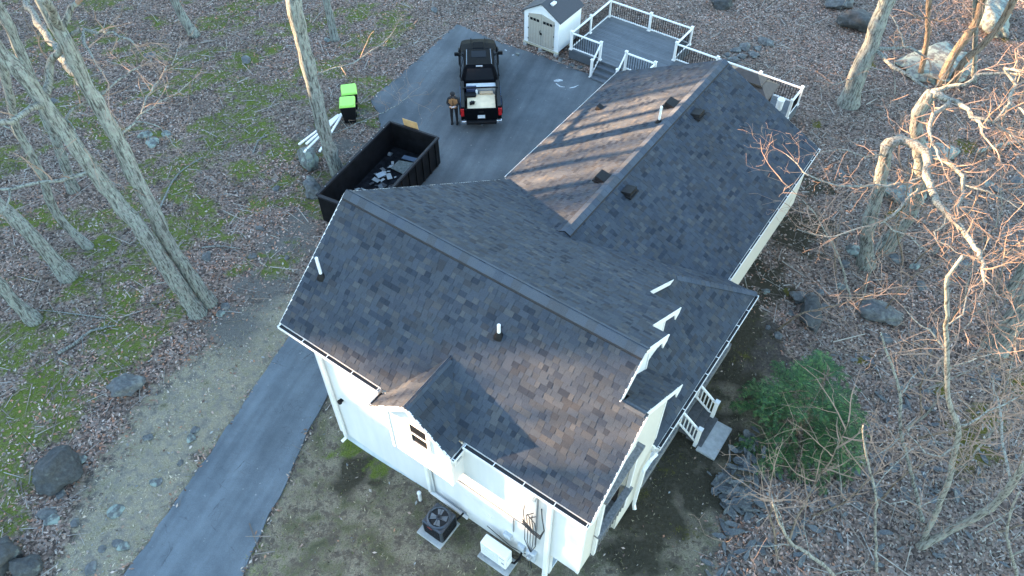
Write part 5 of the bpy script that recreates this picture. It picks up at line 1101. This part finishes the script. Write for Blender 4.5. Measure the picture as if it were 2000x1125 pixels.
while len(sc_) < 170:
    a = random.uniform(1310,2000); b_ = random.uniform(640,1125)
    dens = math.exp(-((a-1690)/190)**2-((b_-900)/190)**2)*.9 + (.7 if (1320 < a < 1560 and b_ > 1010) else 0) + .10
    p = gnd(a,b_); u, w_ = toL(p.x,p.y)
    if u < 11.5 or random.random() > dens: continue
    sc_.append((a,b_))
for a, b_ in sc_: slate(a, b_, random.uniform(.08,.27), .25, random.uniform(.01,.07), 'grey slate shard scattered in the hillside leaf litter', 'slate shards on the hillside')

# white gutter strips leaning on the boulder
for i, (p, q, l) in enumerate((((584,282),(661,224),'topmost'),((598,281),(664,224),'second'),((594,297),(667,222),'third'),((624,296),(668,224),'shortest'))):
    P = at(*p, .98 if i < 3 else .75); Q = at(*q, .22+.03*i); o = MB().beam(P, Q, .09, .06).build('gutter_strip', M_white); tag(o, ['outermost white gutter strip propped on the grey boulder','white gutter strip next to the outermost one on the boulder','white gutter strip reaching lowest over the face of the boulder','white gutter strip passing behind the trunk beside the boulder'][i], 'strip', 'gutter strips on the boulder')
# fallen branches
def fallen(pxs, r, label):
    pts = [gnd(*p) + V3((0,0,r*1.1)) for p in pxs]; b0 = pts[0].copy(); sp, sr = smooth_line(pts, [r*(1-.6*i/(len(pts)-1)) for i in range(len(pts))]); mb = MB(); mb.tube([p-b0 for p in sp], sr, 7, True)
    for _ in range(4): i = random.randint(2, len(sp)-2); grow(mb, sp[i]-b0, V3((random.gauss(0,1),random.gauss(0,1),.1)), random.uniform(.4,.9), r*.4, 1)
    o = mb.build('fallen_branch', M_bark, None, fix=False); o.location = b0; tag(o, label, 'branch')
fallen([(115,692),(150,672),(180,648),(228,638)], .07, 'crooked grey fallen branch on mossy leaves'); fallen([(395,485),(430,482),(470,487)], .04, 'short straight fallen branch in the red leaf litter'); fallen([(495,300),(505,275),(520,268)], .035, 'small forked stick lying on bright green moss'); fallen([(310,415),(345,345),(395,310)], .045, 'dark fallen limb among the moss patches')
fallen([(1905,300),(1960,285),(2000,280)], .12, 'thick fallen log on the leafy hillside'); fallen([(1560,330),(1500,365),(1640,300)], .02, 'thin fallen twig near the wing eave'); fallen([(205,622),(130,612),(70,606)], .03, 'long thin stick beside the mossy trunk')

# ================================================================== leaf litter, grass, twigs
def scatter(n, seed):
    r_ = np.random.default_rng(seed); x = r_.uniform(-33, 35, n); y = r_.uniform(3, 47, n); z = HGT(x, y); z = np.where(poly_dist(x, y, DRIVE) < .05, .03, z)
    rel = np.stack([x, y, z-CAM_H], 1); wv = rel @ cF; pu = 1000+FPX*rel[:,0]/wv; pv = 562.5-FPX*(rel @ cU)/wv
    u, w_ = toL(x, y); house_ = ((u > -.1) & (u < 8.9) & (w_ > .05) & (w_ < 10.5)) | ((u > -.9) & (u < 7.8) & (w_ > 10) & (w_ < 19.4)) | ((u > -6) & (u < 5.7) & (w_ > 23.3) & (w_ < 27.5))
    ok = (pu > -250) & (pu < 2250) & (pv > -200) & (pv < 1300) & ~house_ & (poly_dist(x, y, DRIVE) > .04 - np.abs(r_.normal(0, .10, n)))
    return x[ok], y[ok], z[ok], r_
def polys(x, y, z, r_, size, kind):
    n = len(x); a = r_.uniform(0, 2*np.pi, n); s_ = size
    t1 = r_.normal(0, .35, n); t2 = r_.normal(0, .35, n)
    ex = np.stack([np.cos(a), np.sin(a), t1], 1)*s_[:,None]; ey = np.stack([-np.sin(a), np.cos(a), t2], 1)*(s_*r_.uniform(.45,.8,n))[:,None]
    c = np.stack([x, y, z + .012 + np.abs(r_.normal(0,.015,n))], 1)
    return np.stack([c-ex*.9, c-ey*.7+ex*.1, c+ex, c+ey*.7+ex*.15], 1).reshape(-1, 3)
x, y, z, r_ = scatter(430000, 5); zz = zones(x, y)
p_leaf = np.clip(zz[0]*.95, 0, 1)*(1-.5*zz[1])*(1-.75*zz[4])*(1-.55*zz[3])*(1-.6*zz[5]) + .06*zz[2]*(1-.7*zz[6])
dens = np.clip(.72 + .5*wob(x, y, 1.3, 21) + .25*wob(x, y, 4., 22), .12, 1); keep = r_.uniform(0,1,len(x)) < p_leaf*dens
x, y, z = x[keep], y[keep], z[keep]; n = len(x)
PAL = np.array([(.29,.185,.145),(.38,.265,.215),(.19,.115,.09),(.42,.35,.305),(.34,.17,.105),(.24,.21,.19),(.43,.335,.28),(.12,.085,.072)])
lc = PAL[r_.choice(8, n, p=[.2,.17,.15,.07,.13,.13,.08,.07])]*r_.uniform(.75,1.25,(n,1)); tint = np.clip(.5+.75*wob(x, y, .45, 31)+.3*wob(x, y, 1.4, 33) - .9*field(x, y, LEAFY, .6) - .35*smooth(30, 36, y),0,1)[:,None]*.8; lc = lc*(1-tint) + tint*(lc.mean(1,keepdims=True)*np.array([[.90,.88,.74]]))*.8 
o = bpy.data.objects.new('leaf_litter', np_mesh('leaf_litter', polys(x, y, z, r_, r_.uniform(.036,.085,n), 0), 4, M_leaf, lc)); C.objects.link(o); tag(o, 'dry brown leaves littering the woodland floor', 'leaves', kind='stuff')
# grass and moss tufts
x, y, z, r_ = scatter(260000, 6); zz = zones(x, y); m_ = np.maximum.reduce([zz[2]*.8, zz[1]*1.0, zz[4]*.9, zz[6]*.9]); keep = r_.uniform(0,1,len(x)) < m_*np.clip(.6+.6*wob(x,y,1.7,41),.1,1)
zz = [q[keep] for q in zz]; x, y, z = x[keep], y[keep], z[keep]; n = len(x)
dry = np.array([(.34,.295,.21),(.23,.20,.135),(.45,.395,.295),(.14,.13,.075)])[r_.integers(0,4,n)]; lawnc = np.array([(.21,.18,.12),(.11,.11,.05),(.32,.275,.19),(.085,.07,.047)])[r_.integers(0,4,n)]
gc = dry*(1-zz[6])[:,None]+lawnc*zz[6][:,None]; mc = np.array([(.10,.13,.028),(.165,.19,.052),(.065,.082,.02)])[r_.integers(0,3,n)]; yc = np.array([(.10,.09,.02),(.14,.125,.03)])[r_.integers(0,2,n)]
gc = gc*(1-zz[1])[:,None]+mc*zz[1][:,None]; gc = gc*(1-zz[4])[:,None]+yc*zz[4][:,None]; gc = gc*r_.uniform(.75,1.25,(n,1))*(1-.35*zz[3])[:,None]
a = r_.uniform(0,6.283,n); h = r_.uniform(.02,.065,n)*(1-.45*zz[1]); wd = r_.uniform(.012,.03,n); lx, ly = r_.normal(0,.05,n), r_.normal(0,.05,n)
b0 = np.stack([x-np.cos(a)*wd, y-np.sin(a)*wd, z-.005],1); b1 = np.stack([x+np.cos(a)*wd, y+np.sin(a)*wd, z-.005],1); tp = np.stack([x+lx, y+ly, z+h],1)
o = bpy.data.objects.new('grass', np_mesh('grass', np.stack([b0,b1,tp],1).reshape(-1,3), 3, M_blade, gc)); C.objects.link(o); tag(o, 'short dry grass and moss tufts around the driveway and house', 'grass', kind='stuff')
# twigs on the ground
x, y, z, r_ = scatter(15000, 8); zz = zones(x, y); keep = r_.uniform(0,1,len(x)) < zz[0]*.8; x, y, z = x[keep], y[keep], z[keep]; n = len(x)
a = r_.uniform(0,6.283,n); l = r_.uniform(.12,.6,n)*r_.uniform(.5,1.3,n); wd = r_.uniform(.006,.022,n); dx, dy = np.cos(a)*l, np.sin(a)*l; nxx, nyy = -np.sin(a)*wd, np.cos(a)*wd; zt = z+.03
tv = np.stack([np.stack([x-dx+nxx,y-dy+nyy,zt],1),np.stack([x-dx-nxx,y-dy-nyy,zt],1),np.stack([x+dx-nxx*.4,y+dy-nyy*.4,zt+r_.uniform(0,.08,n)],1),np.stack([x+dx+nxx*.4,y+dy+nyy*.4,zt+.02],1)],1).reshape(-1,3)
o = bpy.data.objects.new('fallen_twigs', np_mesh('fallen_twigs', tv, 4, M_leaf, np.array([(.20,.17,.145),(.13,.11,.095),(.30,.28,.25)])[r_.integers(0,3,n)])); C.objects.link(o); tag(o, 'fine fallen twigs strewn through the leaf litter', 'twigs', kind='stuff')
# grit and small stones on the verge and slope
x, y, z, r_ = scatter(14000, 9); zz = zones(x, y); u, w_ = toL(x, y); slope_m = smooth(10.5, 13, u)*.5; keep = r_.uniform(0,1,len(x)) < np.clip(zz[5]*.9+zz[2]*(1-zz[6])*.25+slope_m*.6+.06, 0, 1); x, y, z = x[keep], y[keep], z[keep]; n = len(x)
o = bpy.data.objects.new('loose_gravel', np_mesh('loose_gravel', polys(x, y, z+.015, r_, r_.uniform(.02,.07,n)*r_.uniform(.6,1.6,n), 0), 4, M_leaf, np.array([(.20,.21,.21),(.13,.14,.145),(.28,.285,.275)])[r_.integers(0,3,n)])); C.objects.link(o); tag(o, 'small grey stone chips scattered over the ground', 'gravel', kind='stuff')

# ================================================================== unseen wooded rise past the left edge, added to filter the low sun
wd_ = MB(); side = V3((-to_sun.y, to_sun.x, 0)); rr_ = random.Random(3)
CL = [.6, 1.6, 2.6, .6, 1.6, 2.6, -13.5, -14.5, -16.5, 8.6, 11, 15, 20, 27, 34, -3.0, -4.2, -18, -22, -27, -33, -40, 44, -50, 54]  # cluster offsets set to shape sun gaps and shade on the roofs
for k in range(250):
    dist = rr_.uniform(60, 112); off = CL[k % len(CL)] + rr_.gauss(0, .8 if k % len(CL) < 9 else 2.4); p = V3((0,15,0)) + to_sun*dist + side*off; p.z = ground_z(p.x, p.y) - .2
    h = rr_.uniform(7, 13); lean = V3((rr_.gauss(0,.06), rr_.gauss(0,.06), 1)); r0 = rr_.uniform(.12,.26)
    wd_.tube([p, p+lean*h*.5, p+lean*h], [r0, r0*.7, r0*.25], 5, False)
    for _ in range(26):
        t = rr_.uniform(.2,.98); a = rr_.uniform(0,6.28); q = p + lean*h*t; d = V3((math.cos(a),math.sin(a),rr_.uniform(.1,.9))).normalized(); l = rr_.uniform(.8,2.2)*(1.25-t*.6); e = q + d*l*.5; e2 = e + (d+V3((rr_.gauss(0,.4),rr_.gauss(0,.4),.3)))*l*.5
        wd_.tube([q, e, e2], [r0*.3, r0*.2, .02], 3, False)
        for _ in range(3): f2 = e + (e2-e)*rr_.random(); wd_.tube([f2, f2+V3((rr_.gauss(0,.6),rr_.gauss(0,.6),rr_.uniform(0,.8)))], [.025,.012], 3, False)
for off, dist, r0 in ((-7.6,34,.16),(-8.7,41,.13),(-9.9,31,.20),(-11.0,38,.14),(-12.3,44,.2),(4.9,36,.12),(2.4,33,.2),(.6,40,.2),(6.4,43,.1)):  # nearer unseen trunks, added to streak the roofs with shadow
    p = V3((0,15,0)) + to_sun*dist + side*off; p.z = ground_z(p.x, p.y) - .2; h = rr_.uniform(14, 18); lean = V3((rr_.gauss(0,.03), rr_.gauss(0,.03), 1)); wd_.tube([p, p+lean*h*.5, p+lean*h], [r0*1.2, r0, r0*.4], 7, False)
    for _ in range(16):
        t = rr_.uniform(.25,.95); a = rr_.uniform(0,6.28); q = p + lean*h*t; d = V3((math.cos(a),math.sin(a),rr_.uniform(.2,.9))).normalized(); l = rr_.uniform(1.,2.6); wd_.tube([q, q+d*l*.5, q+d*l+V3((0,0,.3))], [r0*.3, r0*.2, .02], 4, False)
o = wd_.build('sun_filter_wood', M_bark2, None, fix=False); tag(o, 'unseen bare wood on the added rise, placed to filter the low sun', 'wood', kind='stuff')
